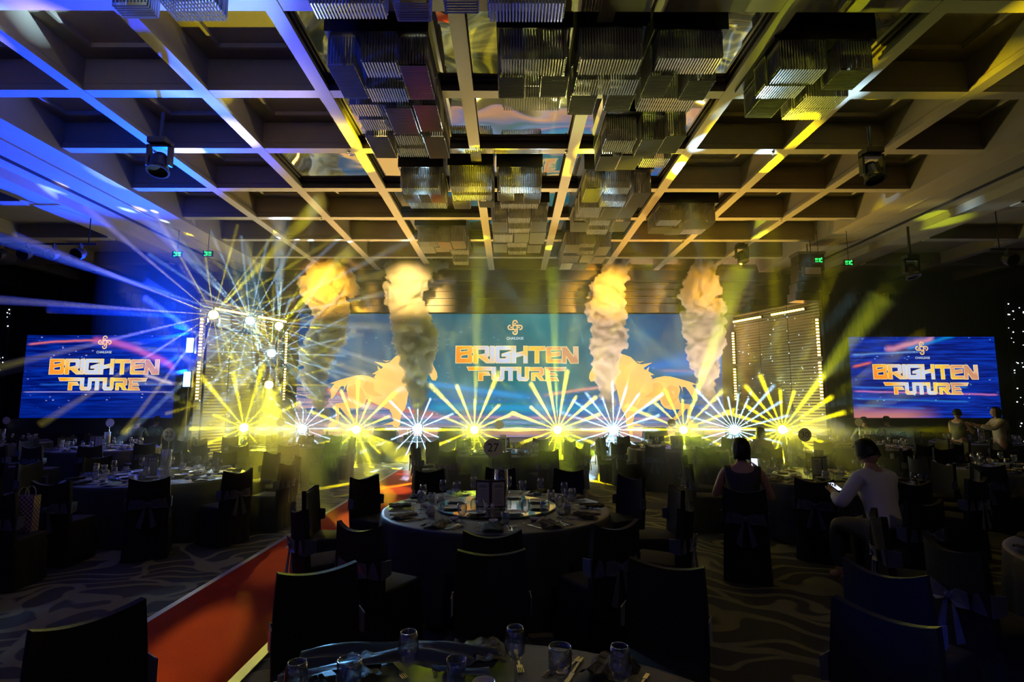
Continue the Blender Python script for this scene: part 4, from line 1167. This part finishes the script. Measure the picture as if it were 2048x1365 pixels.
def make_menu():
    r = thing('menu_stand', '', 'menu')
    ang = R(32); 
    for s in (-1, 1):
        m4 = Matrix.Rotation(s * ang * .5 * 1.0 + 0, 4, 'Z')
        bm = bmesh.new(); vs = box(bm, (0, -.004, 0), (s * .15, .004, .27)) if s > 0 else box(bm, (-.15, -.004, 0), (0, .004, .27))
        bmesh.ops.transform(bm, matrix=m4, verts=bm.verts); mesh_obj('cover', bm, M['leather'], r)
        bm = bmesh.new(); a, b = sorted((s * .014, s * .138)); box(bm, (a, -.0065, .02), (b, -.004, .248))
        bmesh.ops.transform(bm, matrix=m4, verts=bm.verts); pg = mesh_obj('page', bm, M['paper'], r)
        bm = bmesh.new(); rnd = random.Random(s)
        for q in range(2 if s > 0 else 2):
            z = .215 - q * .014; h = rnd.uniform(.030, .045); box(bm, ((a + b) / 2 - h, -.0075, z), ((a + b) / 2 + h, -.0065, z + .006))
        for q in range(11):
            z = .17 - q * .0125; h = rnd.uniform(.02, .045); box(bm, ((a + b) / 2 - h, -.0075, z), ((a + b) / 2 + h, -.0065, z + .002))
        bmesh.ops.transform(bm, matrix=m4, verts=bm.verts); mesh_obj('printed_lines', bm, M['ink'], pg)
    return r
def make_vase():
    r = thing('glass_vase', '', 'vase')
    lathe_obj('cylinder', [(0, .0), (.066, 0), (.068, .006), (.068, .34), (.064, .34), (.064, .012), (0, .012)], M['glass'], r, 24)
    rnd = random.Random(3)
    bm = bmesh.new()
    for q in range(26):
        a = rnd.uniform(0, 2 * PI); h = rnd.uniform(.08, .27); rr = rnd.uniform(.0, .035)
        p0 = Vector((math.cos(a) * rr * .4, math.sin(a) * rr * .4, .015)); p1 = Vector((math.cos(a) * rr, math.sin(a) * rr, h * .6)); p2 = Vector((math.cos(a + .4) * (rr + .015), math.sin(a + .4) * (rr + .015), h))
        tube(bm, [p0, p1, p2], .0018, 4)
        for k in range(9):
            f = k / 9; c = p1.lerp(p2, f); b = rnd.uniform(0, 2 * PI); L = .020
            d = Vector((math.cos(b), math.sin(b), rnd.uniform(.1, .9))).normalized(); sd = d.cross(Vector((0, 0, 1))).normalized() * .006
            vs = [c, c + d * L * .5 + sd, c + d * L, c + d * L * .5 - sd]
            vs = [Vector((v.x, v.y, v.z)) if Vector((v.x, v.y)).length < .06 else Vector((v.x * .058 / Vector((v.x, v.y)).length, v.y * .058 / Vector((v.x, v.y)).length, v.z)) for v in vs]
            bm.faces.new([bm.verts.new(v) for v in vs])
    mesh_obj('greenery', bm, M['fern'], r)
    return r
def make_shaker():
    r = thing('salt_shaker', '', 'shaker')
    lathe_obj('jar', [(0, 0), (.022, 0), (.024, .045), (.020, .058), (0, .060)], M['china'], r, 12)
    lathe_obj('cap', [(0, .058), (.019, .058), (.016, .068), (0, .070)], M['silver'], r, 12)
    return r
def make_sign(num):
    r = thing('table_number', '', 'sign')
    bm = bmesh.new(); lathe(bm, [(0, 0), (.05, 0), (.045, .006), (0, .008)], 16); tube(bm, [(0, 0, .005), (0, 0, .46)], .003, 6); mesh_obj('stand', bm, M['silver'], r)
    bm = bmesh.new(); lathe(bm, [(0, -.003), (.10, -.003), (.10, .003), (0, .003)], 32)
    bmesh.ops.transform(bm, matrix=Matrix.Translation((0, 0, .55)) @ Matrix.Rotation(PI / 2, 4, 'X'), verts=bm.verts); d = mesh_obj('disc', bm, M['paper'], r)
    if num:
        me = text_mesh(num, .125); me.materials.clear(); me.materials.append(M['ink'])
        o = bpy.data.objects.new('number', me); C.objects.link(o); o.parent = d; o.location = (0, -.0045, .548); o.rotation_euler = (PI / 2, 0, 0)
    return r
def make_candle():
    bm = bmesh.new(); lathe(bm, [(0, 0), (.03, 0), (.036, .05), (.034, .05), (.028, .006), (0, .006)], 12)
    return tag(mesh_obj('votive_cup', bm, M['glass'], smooth=True), '', 'cup')
P = dict(wine=Proto(make_wine()), goblet=Proto(make_goblet()), tumbler=Proto(make_tumbler()), plate=Proto(make_plate()), dish=Proto(make_bowl()), napkin=Proto(make_napkin()),
         fork=Proto(make_fork('fork')), knife=Proto(make_fork('knife')), spoon=Proto(make_fork('spoon')), sticks=Proto(make_sticks()), menu=Proto(make_menu()), vase=Proto(make_vase()), shaker=Proto(make_shaker()))

RT = 1.13
def make_table():
    root = thing('round_table', '', 'table')
    bm = bmesh.new(); lathe(bm, [(0, .715), (RT - .02, .715), (RT - .02, .742), (0, .742)], 48); mesh_obj('tabletop', bm, M['wood'], root)
    bm = bmesh.new(); n = 144; rows = []
    for r_, z, w_ in ((0, .75, 0), (.5, .75, 0), (RT - .03, .75, 0), (RT, .742, 0), (RT + .01, .70, .004), (RT + .02, .45, .022), (RT + .035, .012, .04)):
        if r_ == 0: rows.append([bm.verts.new((0, 0, z))]); continue
        rows.append([bm.verts.new((math.cos(2 * PI * k / n) * (r_ + w_ * math.sin(18 * 2 * PI * k / n + math.sin(k * .31))), math.sin(2 * PI * k / n) * (r_ + w_ * math.sin(18 * 2 * PI * k / n + math.sin(k * .31))), z)) for k in range(n)])
    for a, b in zip(rows, rows[1:]):
        for k in range(n):
            vs = [a[k % len(a)], a[(k + 1) % len(a)], b[(k + 1) % n], b[k]]
            u = []
            for v in vs:
                if v not in u: u.append(v)
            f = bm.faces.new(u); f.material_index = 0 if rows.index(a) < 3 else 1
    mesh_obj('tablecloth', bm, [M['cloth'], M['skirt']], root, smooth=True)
    return root
TB = Proto(make_table())
def make_susan():
    r = thing('turntable', '', 'turntable')
    bm = bmesh.new(); lathe(bm, [(0, .012), (.16, .012), (.16, 0), (0, 0)], 24); mesh_obj('bearing', bm, M['blackmetal'], r)
    bm = bmesh.new(); lathe(bm, [(0, .012), (.60, .012), (.605, .018), (.60, .024), (0, .024)], 48); mesh_obj('disc', bm, M['susan'], r)
    return r
SU = Proto(make_susan())
SEATS = ['farthest seat', 'first seat right of the farthest', 'second seat right of the farthest', 'rightmost seat', 'second seat right of the nearest', 'first seat right of the nearest', 'nearest seat',
         'first seat left of the nearest', 'second seat left of the nearest', 'leftmost seat', 'second seat left of the farthest', 'first seat left of the farthest']

def table(x, y, where, num=None, level=2, deco=True, seats=range(12), a0=0, menu=True, sign=True, skip_chairs=(), turn=0):
    """level 3: everything; 2: glasses, napkins, plates and bowls; 1: fewer, for the far tables"""
    rnd = random.Random(int(x * 31 + y * 17))
    TB.put((x, y, 0), 0, 'round banquet table with dark satin cloth, ' + where, 'round banquet tables')
    SU.put((x, y, .7505), 0, 'glass turntable in the middle of ' + where, 'glass turntables')
    zt = .7505; zs = .776
    for k in range(12):
        ang = R(30 * k) + a0          # 0 is the far side, going clockwise seen from above
        dx, dy = math.sin(ang), math.cos(ang)
        sl = SEATS[k] + ' at ' + where
        rz = PI - ang                  # faces the table
        if k in seats and k not in skip_chairs:
            rr = 1.60 + rnd.uniform(-.05, .05)
            CH.put((x + dx * rr, y + dy * rr, 0), rz + rnd.uniform(-.09, .09), 'charcoal covered chair, ' + sl, 'chairs around ' + where)
        def at(r, t_): return (x + dx * r + dy * t_, y + dy * r - dx * t_)
        px, py = at(.97, 0)
        P['napkin'].put((px, py, zt - .002), rz + rnd.uniform(-.25, .25), 'dark napkin, ' + sl, 'napkins on ' + where)
        px, py = at(.76, .12); P['wine'].put((px, py, zt), 0, 'wine glass, ' + sl, 'wine glasses on ' + where)
        if level >= 2 or k % 2:
            px, py = at(.74, -.10); P['goblet' if k % 2 else 'tumbler'].put((px, py, zt), 0, ('water goblet, ' if k % 2 else 'water tumbler, ') + sl, 'water glasses on ' + where)
        if level >= 2:
            px, py = at(.72, .005); P['dish'].put((px, py, zt), 0, 'sauce dish, ' + sl, 'sauce dishes on ' + where)
        if level >= 3:
            for nm, off in (('fork', .135), ('knife', -.125), ('spoon', -.155), ('sticks', -.195)):
                px, py = at(.93 if nm != 'sticks' else .92, off)
                P[nm].put((px, py, zt), rz + rnd.uniform(-.12, .12), {'fork': 'steel fork', 'knife': 'steel knife', 'spoon': 'steel spoon', 'sticks': 'dark chopsticks'}[nm] + ', ' + sl, '%s on %s' % (nm if nm != 'sticks' else 'chopsticks', where))
    npl = 8 if level >= 2 else 4
    for k in range(npl):
        a = 2 * PI * (k + .5) / npl
        P['plate'].put((x + math.sin(a) * .46, y + math.cos(a) * .46, zs), 0, 'small white plate %s on the turntable of %s' % (['back right', 'right, behind', 'right, in front', 'front right', 'front left', 'left, in front', 'left, behind', 'back left'][k if npl == 8 else k * 2], where), 'plates on the turntable of ' + where)
    if deco: P['vase'].put((x + .05, y + .05, zs), 0, 'tall clear glass cylinder vase with green sprigs on ' + where, 'glass vases')
    for s in (-1, 1) if deco else ():
        P['shaker'].put((x - .06 + s * .03, y - .29, zs), 0, 'small white shaker, %s of two, on %s' % ('left' if s < 0 else 'right', where), 'shakers')
    if menu: P['menu'].put((x - .05, y - .20, zs), turn, 'dark framed standing menu on ' + where, 'menu stands')
    if sign:
        o = make_sign(num); o['label'] = 'round table number sign %son a thin stand on %s' % ('reading %s ' % num if num else '', where); o['group'] = 'table number signs'
        o.location = (x - .04, y + .22, zs)

def _walk(o): yield o
table(-.14, 5.62, 'table 27 in the centre', '27', 3)
table(-.10, 1.40, 'the table at the bottom edge', None, 3, deco=False, seats=(0, 1, 2, 9, 10, 11), menu=False, sign=False)
table(-5.10, 8.05, 'table 22 at left', '22', 3, turn=R(-25))
table(4.45, 7.95, 'table 30 at right', '30', 3, turn=R(20), skip_chairs=(8,))
table(-.20, 11.75, 'the table behind table 27', None, 2)
table(-5.60, 13.2, 'the table before the left wing', None, 2)
table(3.90, 12.8, 'the back table right of centre', None, 2, skip_chairs=(5,))
table(8.70, 13.3, 'the table before the right screen', None, 2)
table(-9.55, 12.9, 'the blue lit table', None, 2)
table(-13.6, 14.6, 'the farthest left table', None, 1)
table(12.6, 14.6, 'the table by the standing people', None, 1, sign=False, skip_chairs=(8, 9, 10))
table(8.35, 8.7, 'the right edge table', None, 2, sign=False)
table(4.55, 3.45, 'the bottom right corner table', None, 2, sign=False, menu=False, skip_chairs=(0, 11))

# paper gift bags at the left edge
def bag(x, y, z, w_, h_, mat, label):
    r = thing('paper_bag', label, 'bag', (x, y, z), R(8))
    bm = bmesh.new(); box(bm, (-w_ / 2, -.05, 0), (w_ / 2, .05, h_))
    tp = [f for f in bm.faces if f.calc_center_median().z > h_ - .001]; bmesh.ops.delete(bm, geom=tp, context='FACES')
    mesh_obj('body', bm, mat, r)
    for yy in (-.05, .05):
        bm = bmesh.new(); tube(bm, [(-w_ * .25, yy, h_ - .02)] + [(-w_ * .25 * math.cos(a), yy, h_ + .09 * math.sin(a)) for a in [PI * k / 8 for k in range(1, 8)]] + [(w_ * .25, yy, h_ - .02)], .004, 5); mesh_obj('handle', bm, M['paper'], r)
def checked():
    m, t, p = new_mat('checked_paper'); tc = t.node('ShaderNodeTexCoord').outputs['Object']
    ck = t.node('ShaderNodeTexChecker'); t.put(ck.inputs['Vector'], tc); ck.inputs['Scale'].default_value = 45
    ck.inputs[1].default_value = (.5, .38, .34, 1); ck.inputs[2].default_value = (.10, .04, .05, 1); t.put(p.inputs['Base Color'], ck.outputs[0]); return m
M['checked'] = checked()
q = onY(48, 1020, 5.7)
bag(q.x, 5.72, .495, .20, .36, M['checked'], 'checked paper gift bag with cord handles on a chair at the left edge')
bag(q.x - .27 - .25, 5.6, .495, .22, .32, M['cream_cloth'], 'plain pale paper bag beside the checked one at the left edge')
c = CH.put((q.x - .02, 5.6, 0), R(6), 'charcoal banquet chair carrying the gift bags at the left edge', None)
c = CH.put((q.x - .54, 5.5, 0), R(0), 'charcoal banquet chair at the extreme left edge beside the gift bags', None)
# a few loose chairs in the dark foreground on the right
for (x, y, a, lab) in ((2.2, 3.1, -60, 'chair with blue-lit sash in the dark right foreground'),):
    CH.put((x, y, 0), R(a), 'charcoal banquet ' + lab)

# shiny satin napkin laid along the far edge of the front table
bm = bmesh.new(); rows = []
for j in range(13):
    v = j / 12; row = []
    for i in range(41):
        u = i / 40
        x = -.86 + .80 * u; yb = 2.47 - .17 * abs(u - .55) * 1.3
        z = .758 + .022 * (.5 + .5 * math.sin(u * 9 + v * 5)) + .016 * math.sin(v * 9 + u * 4) ** 2 + .012 * (1 - v)
        row.append(bm.verts.new((x + .02 * math.sin(v * 6), yb - .20 * v + .012 * math.sin(u * 12), z)))
    rows.append(row)
for a, b in zip(rows, rows[1:]):
    for i in range(40): bm.faces.new((a[i], a[i + 1], b[i + 1], b[i]))
bmesh.ops.solidify(bm, geom=bm.faces[:], thickness=.008)
M['satin'] = pmat('shiny_satin', (.10, .13, .16), .3, var=.2, scale=5, bump=.2, bscale=8)
tag(mesh_obj('satin_cloth', bm, M['satin'], smooth=True), 'long shiny satin cloth catching blue and yellow light on the bottom edge table', 'cloth')

# sprinklers under the ribs
for (x, y, nm) in ((4.9, 9.58, 'right of the stepped chandelier'), (-3.0, 9.6, 'left of the long left chandelier'), (-6.6, 9.6, 'beside the left moving head'), (-4.8, 13.28, 'above the left wing lights'), (1.05, 9.58, 'in the mirrored middle'), (6.9, 13.28, 'near the right moving head'), (5.0, 15.14, 'above the right wing')):
    t = thing('sprinkler', 'tiny chrome fire sprinkler on a ceiling rib, ' + nm, 'sprinkler', (x, y, 6.45))
    bm = bmesh.new(); lathe(bm, [(0, .0), (.035, .0), (.03, -.012), (.010, -.018), (.008, -.045), (.022, -.050), (.022, -.054), (0, -.054)], 10); mesh_obj('sprinkler_body', bm, M['silver'], t)

# ============================================================ PEOPLE
def skin_mesh(name, verts, edges, mat, parent, sub=2, smooth=True):
    """verts: list of (x, y, z, r) ; grows one continuous surface"""
    me = bpy.data.meshes.new(name); me.from_pydata([v[:3] for v in verts], edges, []); o = bpy.data.objects.new(name, me); C.objects.link(o)
    md = o.modifiers.new('skin', 'SKIN'); md.use_smooth_shade = True
    for i, v in enumerate(verts):
        sv = me.skin_vertices[0].data[i]; r_ = v[3]; sv.radius = r_ if isinstance(r_, tuple) else (r_, r_); sv.use_root = (i == 0)
    sd = o.modifiers.new('sub', 'SUBSURF'); sd.levels = sub; sd.render_levels = sub
    dg = bpy.context.evaluated_depsgraph_get(); m2 = bpy.data.meshes.new_from_object(o.evaluated_get(dg)); m2.materials.clear(); m2.materials.append(mat)
    for p in m2.polygons: p.use_smooth = True
    bpy.data.objects.remove(o); bpy.data.meshes.remove(me)
    m2.name = name; r = bpy.data.objects.new(name, m2); C.objects.link(r); r.parent = parent
    return r

def head_shape(bm, c, yaw, pitch, scale=1.0):
    "a head with brow, nose, lips, chin and ears; looks along +Y before turning"
    m4 = Matrix.Translation(c) @ Matrix.Rotation(yaw, 4, 'Z') @ Matrix.Rotation(pitch, 4, 'X') @ Matrix.Diagonal((scale, scale, scale, 1))
    b2 = bmesh.new(); bmesh.ops.create_uvsphere(b2, u_segments=24, v_segments=18, radius=1)
    for v in b2.verts:
        x, y, z = v.co
        fx = .076 * (1 - .20 * max(0, -z)); fy = .096; fz = .118
        v.co = Vector((x * fx, y * fy - .008 * max(0, -z), z * fz))
        if y > .2 and z < 0: v.co.x *= 1 - .22 * y * (-z)
        if y > .75 and abs(x) < .25 and -.35 < z < .15: v.co.y += .020 * (1 - abs(x) / .25) * (1 - abs(z + .12) / .3)   # nose
        if y > .7 and .12 < z < .3: v.co.y += .004
        if y > .7 and abs(x) < .35 and -.62 < z < -.45: v.co.y += .006
    for s in (-1, 1):
        bmesh.ops.create_icosphere(b2, subdivisions=2, radius=1, matrix=Matrix.Translation((s * .077, -.004, -.008)) @ Matrix.Diagonal((.010, .020, .030, 1)))
        bmesh.ops.create_icosphere(b2, subdivisions=2, radius=1, matrix=Matrix.Translation((s * .030, .078, .014)) @ Matrix.Diagonal((.014, .010, .008, 1)))
    bmesh.ops.transform(b2, matrix=m4, verts=b2.verts)
    me = bpy.data.meshes.new('tmp'); b2.to_mesh(me); b2.free(); bm.from_mesh(me); bpy.data.meshes.remove(me)
    return m4

def hair_mesh(parent, m4, length, mat, full=True):
    "cap of hair; length is how far it hangs below the ears"
    bm = bmesh.new(); n = 28; rows = []
    prof = [(0, .130), (.030, .127), (.058, .113), (.078, .085), (.090, .045), (.094, .0)] + [(.094 - .004 * k, -.03 * k) for k in range(1, 1 + max(1, int(length / .03)))]
    for r_, z in prof:
        if r_ == 0: rows.append([bm.verts.new((0, -.012, z))]); continue
        row = []
        for k in range(n):
            a = 2 * PI * k / n; c, s = math.cos(a), math.sin(a); rr = r_ * (1 + .03 * math.sin(a * 9) + .02 * math.sin(a * 17))
            x = c * rr * .98; y = s * rr * 1.12 - .012
            if s > .35 and z < .055: y = min(y, .045 if abs(c) > .4 else .03); x = x if abs(c) > .55 else math.copysign(.085, c)
            row.append(bm.verts.new((x, y, z + .004 * math.sin(a * 11))))
        rows.append(row)
    for a_, b_ in zip(rows, rows[1:]):
        for k in range(n):
            zc = b_[k].co.z; s = math.sin(2 * PI * (k + .5) / n)
            if s > .45 and zc < .05: continue
            vs = [a_[k % len(a_)], a_[(k + 1) % len(a_)], b_[(k + 1) % n], b_[k]]; u = []
            for v in vs:
                if v not in u: u.append(v)
            bm.faces.new(u)
    bmesh.ops.solidify(bm, geom=bm.faces[:], thickness=.012)
    bmesh.ops.transform(bm, matrix=m4, verts=bm.verts)
    return mesh_obj('hair', bm, mat, parent, smooth=True)

def fingers(verts, edges, wrist_i, wrist, d, palm_n, side, curl=.5, s=1.0):
    "palm, four unequal fingers and a thumb grown from the wrist"
    d = Vector(d).normalized(); pn = Vector(palm_n).normalized(); lat = d.cross(pn).normalized() * side
    W = Vector(wrist); palm = W + d * .05 * s
    verts.append((*palm, (.030 * s, .014 * s))); pi = len(verts) - 1; edges.append((wrist_i, pi))
    for k, L in enumerate((.070, .078, .073, .058)):
        b = W + d * .088 * s + lat * (.024 - .0165 * k) * s
        verts.append((*b, .0092 * s)); bi = len(verts) - 1; edges.append((pi, bi)); prev = bi; p = b; dd = d.copy()
        for j in range(3):
            dd = (dd + pn * curl * .55).normalized(); p = p + dd * (L / 3) * s
            verts.append((*p, (.0082 - .0008 * j) * s)); edges.append((prev, len(verts) - 1)); prev = len(verts) - 1
    b = W + d * .03 * s + lat * .028 * s; verts.append((*b, .011 * s)); edges.append((wrist_i, len(verts) - 1)); prev = len(verts) - 1; p = b; dd = (d + lat * 1.1 + pn * .3).normalized()
    for j in range(2):
        p = p + dd * .03 * s; dd = (dd + pn * .4 * curl - lat * .3).normalized(); verts.append((*p, .0095 * s)); edges.append((prev, len(verts) - 1)); prev = len(verts) - 1

def person(loc, rz, label, top_mat, pose, hair_len=.05, sleeves=True, lower_mat=None, headyaw=0, headpitch=0, hold=None, s=1.0):
    """figure facing +Y before turning. pose gives hands: (elbowL, wristL, elbowR, wristR) and seated or standing"""
    root = thing('person', label, 'person', loc, rz)
    root.scale = (s, s, s)
    seated = pose['seated']
    hz = .52 if seated else .92                       # hips
    lean = pose.get('lean', 0)
    def T(z, y=0): return (0, y + lean * (z - hz), z)
    chest = hz + .36; nk = hz + .52; hd = hz + .665
    V = [(*T(hz), (.150, .105)), (*T(hz + .16), (.130, .095)), (*T(chest), (.158, .105)), (*T(nk - .045), (.100, .070)), (*T(nk + .03), .050), (*T(nk + .09), .050)]
    E_ = [(0, 1), (1, 2), (2, 3), (3, 4), (4, 5)]
    sh_y = T(nk - .05)[1]
    hands = []
    for sd, (el, wr) in ((-1, pose['L']), (1, pose['R'])):
        i0 = len(V)
        V.append((sd * .165, sh_y, nk - .06, .052)); V.append((*el, .040)); V.append((*wr, .027))
        E_ += [(3, i0), (i0, i0 + 1), (i0 + 1, i0 + 2)]
        dd = (Vector(wr) - Vector(el)).normalized()
        fingers(V, E_, i0 + 2, wr, pose.get('hand_dir', dd) if isinstance(pose.get('hand_dir', dd), Vector) else dd, pose['palm'][0 if sd < 0 else 1], sd if sd > 0 else -1, pose.get('curl', .5))
    for sd in (-1, 1):
        i0 = len(V)
        if seated:
            V += [(sd * .10, .06, hz + .01, .090), (sd * .12, .42, hz + .01, .065), (sd * .12, .43, .27, .052), (sd * .12, .41, .08, .036), (sd * .12, .53, .035, .034)]
        else:
            V += [(sd * .095, 0, hz - .06, .092), (sd * .10, .01, .50, .060), (sd * .10, -.01, .30, .052), (sd * .10, -.01, .09, .034), (sd * .11, .12, .035, .033)]
        E_ += [(0, i0), (i0, i0 + 1), (i0 + 1, i0 + 2), (i0 + 2, i0 + 3), (i0 + 3, i0 + 4)]
    body = skin_mesh('body', V, E_, M['skin'], root)
    bm = bmesh.new(); hy = T(hd)[1] + .015 + max(0, -headpitch) * .0
    m4 = head_shape(bm, Vector((0, hy, hd)), headyaw, headpitch)
    me = body.data; bm.from_mesh(me); bm.to_mesh(me); bm.free()
    for p in me.polygons: p.use_smooth = True
    hair_mesh(root, m4, hair_len, M['hair'])
    # top garment: same joints, a little wider
    g = .012
    V2 = [(*T(hz - .02), (.158 + g, .115 + g)), (*T(hz + .16), (.136 + g, .100 + g)), (*T(chest), (.165 + g, .110 + g)), (*T(nk - .03), (.125 + g, .098 + g))]
    E2 = [(0, 1), (1, 2), (2, 3)]
    if sleeves: V2.append((*T(nk + .035), (.072, .072))); E2.append((3, 4))
    for sd, (el, wr) in ((-1, pose['L']), (1, pose['R'])):
        i0 = len(V2); V2.append((sd * .165, sh_y, nk - .058, .052 + g)); E2.append((3, i0))
        if sleeves:
            V2.append((*el, .044 + g)); E2.append((i0, i0 + 1))
            if sleeves == 'long': V2.append((*Vector(el).lerp(Vector(wr), .85), .034 + g)); E2.append((i0 + 1, i0 + 2))
    nm = 'shirt' if sleeves else 'dress'
    sh = skin_mesh(nm, V2, E2, top_mat, root)
    # lower garment
    if seated:
        V3 = [(*T(hz), (.16, .13))]; E3 = []
        for sd in (-1, 1):
            i0 = len(V3); V3 += [(sd * .10, .06, hz + .01, .102), (sd * .12, .41, hz + .01, .080), (sd * .12, .43, .27, .064), (sd * .12, .41, .12, .05)]
            E3 += [(0, i0), (i0, i0 + 1), (i0 + 1, i0 + 2), (i0 + 2, i0 + 3)]
    else:
        V3 = [(*T(hz + .05), (.150, .12)), (0, 0, hz - .15, (.19, .15)), (0, 0, .55, (.20, .17)), (0, 0, .35, (.22, .19))]; E3 = [(0, 1), (1, 2), (2, 3)]
    skin_mesh('skirt' if not seated else 'trousers', V3, E3, lower_mat or M['black_dress'], root)
    return root

def phone(loc, rot, label):
    t = thing('phone', label, 'phone', loc); t.rotation_euler = rot
    bm = bmesh.new(); box(bm, (-.037, -.004, -.076), (.037, .004, .076)); bevel_all(bm, .003); mesh_obj('case', bm, M['black'], t)
    bm = bmesh.new(); box(bm, (-.033, .004, -.070), (.033, .0046, .070)); mesh_obj('screen', bm, M['phone'], t)

# woman with a phone at table 30: bare arms, black top, dark bob
p = onY(1483, 905, 5.95)
person((p.x, 5.95, 0), R(-22), 'seated person in sleeveless black top, dark bob, holding up a phone', M['black_dress'],
       dict(seated=True, lean=.10, L=((-.27, .12, .72), (-.20, .34, .80)), R=((.27, .14, .70), (.16, .34, .93)), palm=((0, 0, 1), (-.9, -.3, 0)), curl=.7), hair_len=.09, sleeves=False, headpitch=-.1, s=1.08)
phone(Vector((p.x, 5.95, 0)) + Matrix.Rotation(R(-22), 3, 'Z') @ Vector((.14, .43, 1.10)), (R(-8), 0, R(150)), 'phone in a studded case held up by the person in black')
# man in the white shirt looking down
p = onY(1768, 960, 5.3)
person((p.x, 5.3, 0), R(14), 'seated person in white shirt, dark hair, head bowed over a phone', M['white_shirt'],
       dict(seated=True, lean=.22, L=((-.30, .18, .74), (-.13, .42, .80)), R=((.29, .18, .72), (.08, .42, .79)), palm=((.3, 0, 1), (-.3, 0, 1)), curl=.7), hair_len=.06, sleeves='long', headpitch=-.5, s=1.1)
phone(Vector((p.x, 5.3, 0)) + Matrix.Rotation(R(14), 3, 'Z') @ Vector((-.03, .55, .92)), (R(65), 0, R(14 + 180)), 'glowing phone held low by the person in the white shirt')
CH.put((p.x + .03, 5.18, 0), R(14), 'charcoal banquet chair under the person in the white shirt')
p = onY(1483, 905, 5.95)
CH.put((p.x - .04, 5.85, 0), R(-22), 'charcoal banquet chair under the person in the black top')
# person facing away further back, pale yellow-lit top
p = onY(1527, 905, 11.0)
CH.put((p.x, 10.95, 0), R(5), 'charcoal banquet chair under the person in the pale top')
person((p.x, 11.0, 0), R(5), 'seated person with pale top below the white stage light', M['cream_cloth'],
       dict(seated=True, lean=.12, L=((-.28, .14, .74), (-.14, .40, .80)), R=((.28, .14, .74), (.14, .40, .80)), palm=((0, 0, -1), (0, 0, -1)), curl=.4), hair_len=.10, sleeves='long')
# two people standing at the far right, passing papers
p = onY(1903, 860, 13.2)
person((p.x, 13.0, 0), R(-70), 'standing person in sleeveless black dress before the right screen', M['black_dress'],
       dict(seated=False, lean=.02, L=((-.24, .12, 1.12), (-.10, .34, 1.16)), R=((.24, .12, 1.12), (.10, .34, 1.16)), palm=((0, 0, 1), (0, 0, 1)), curl=.5), hair_len=.03, sleeves=False, s=.97)
p = onY(1983, 860, 12.6)
person((p.x, 12.4, 0), R(75), 'standing person with long dark hair and pale jacket holding out papers', M['cream_cloth'],
       dict(seated=False, lean=.04, L=((-.22, .20, 1.22), (-.12, .46, 1.30)), R=((.22, .18, 1.20), (.10, .46, 1.30)), palm=((0, 0, 1), (0, 0, 1)), curl=.4), hair_len=.24, sleeves='long', s=1.0)
t = thing('paper_stack', 'pale stack of papers held out by the person with long hair', 'papers', Vector((p.x, 12.4, 0)) + Matrix.Rotation(R(75), 3, 'Z') @ Vector((0, .66, 1.335)), R(75))
for k in range(3):
    bm = bmesh.new(); box(bm, (-.11 + k * .012, -.15, k * .006), (.11 + k * .012, .15, k * .006 + .005)); mesh_obj('sheet', bm, M['cream_cloth'], t)
# heads in front of the lower edge of the side screens
for (px, Y, lab, rz) in ((274, 15.0, 'seated person seen as a dark head before the left screen, left of two', 10), (312, 16.2, 'seated person seen as a dark head before the left screen, right of two', -10),
                         (1729, 15.2, 'seated person seen as a dark head before the right screen, left of two', -5), (1775, 16.05, 'seated person seen as a dark head before the right screen, right of two', 8)):
    p = onY(px, 840, Y)
    person((p.x, Y, 0), R(rz), lab, M['black_dress'], dict(seated=True, lean=.05, L=((-.27, .10, .74), (-.14, .36, .76)), R=((.27, .10, .74), (.14, .36, .76)), palm=((0, 0, -1), (0, 0, -1)), curl=.4), hair_len=.04, sleeves='long', s=1.08)
    CH.put((p.x, Y - .02, 0), R(rz), 'charcoal banquet chair under the ' + lab.replace('seated person seen as a ', ''))
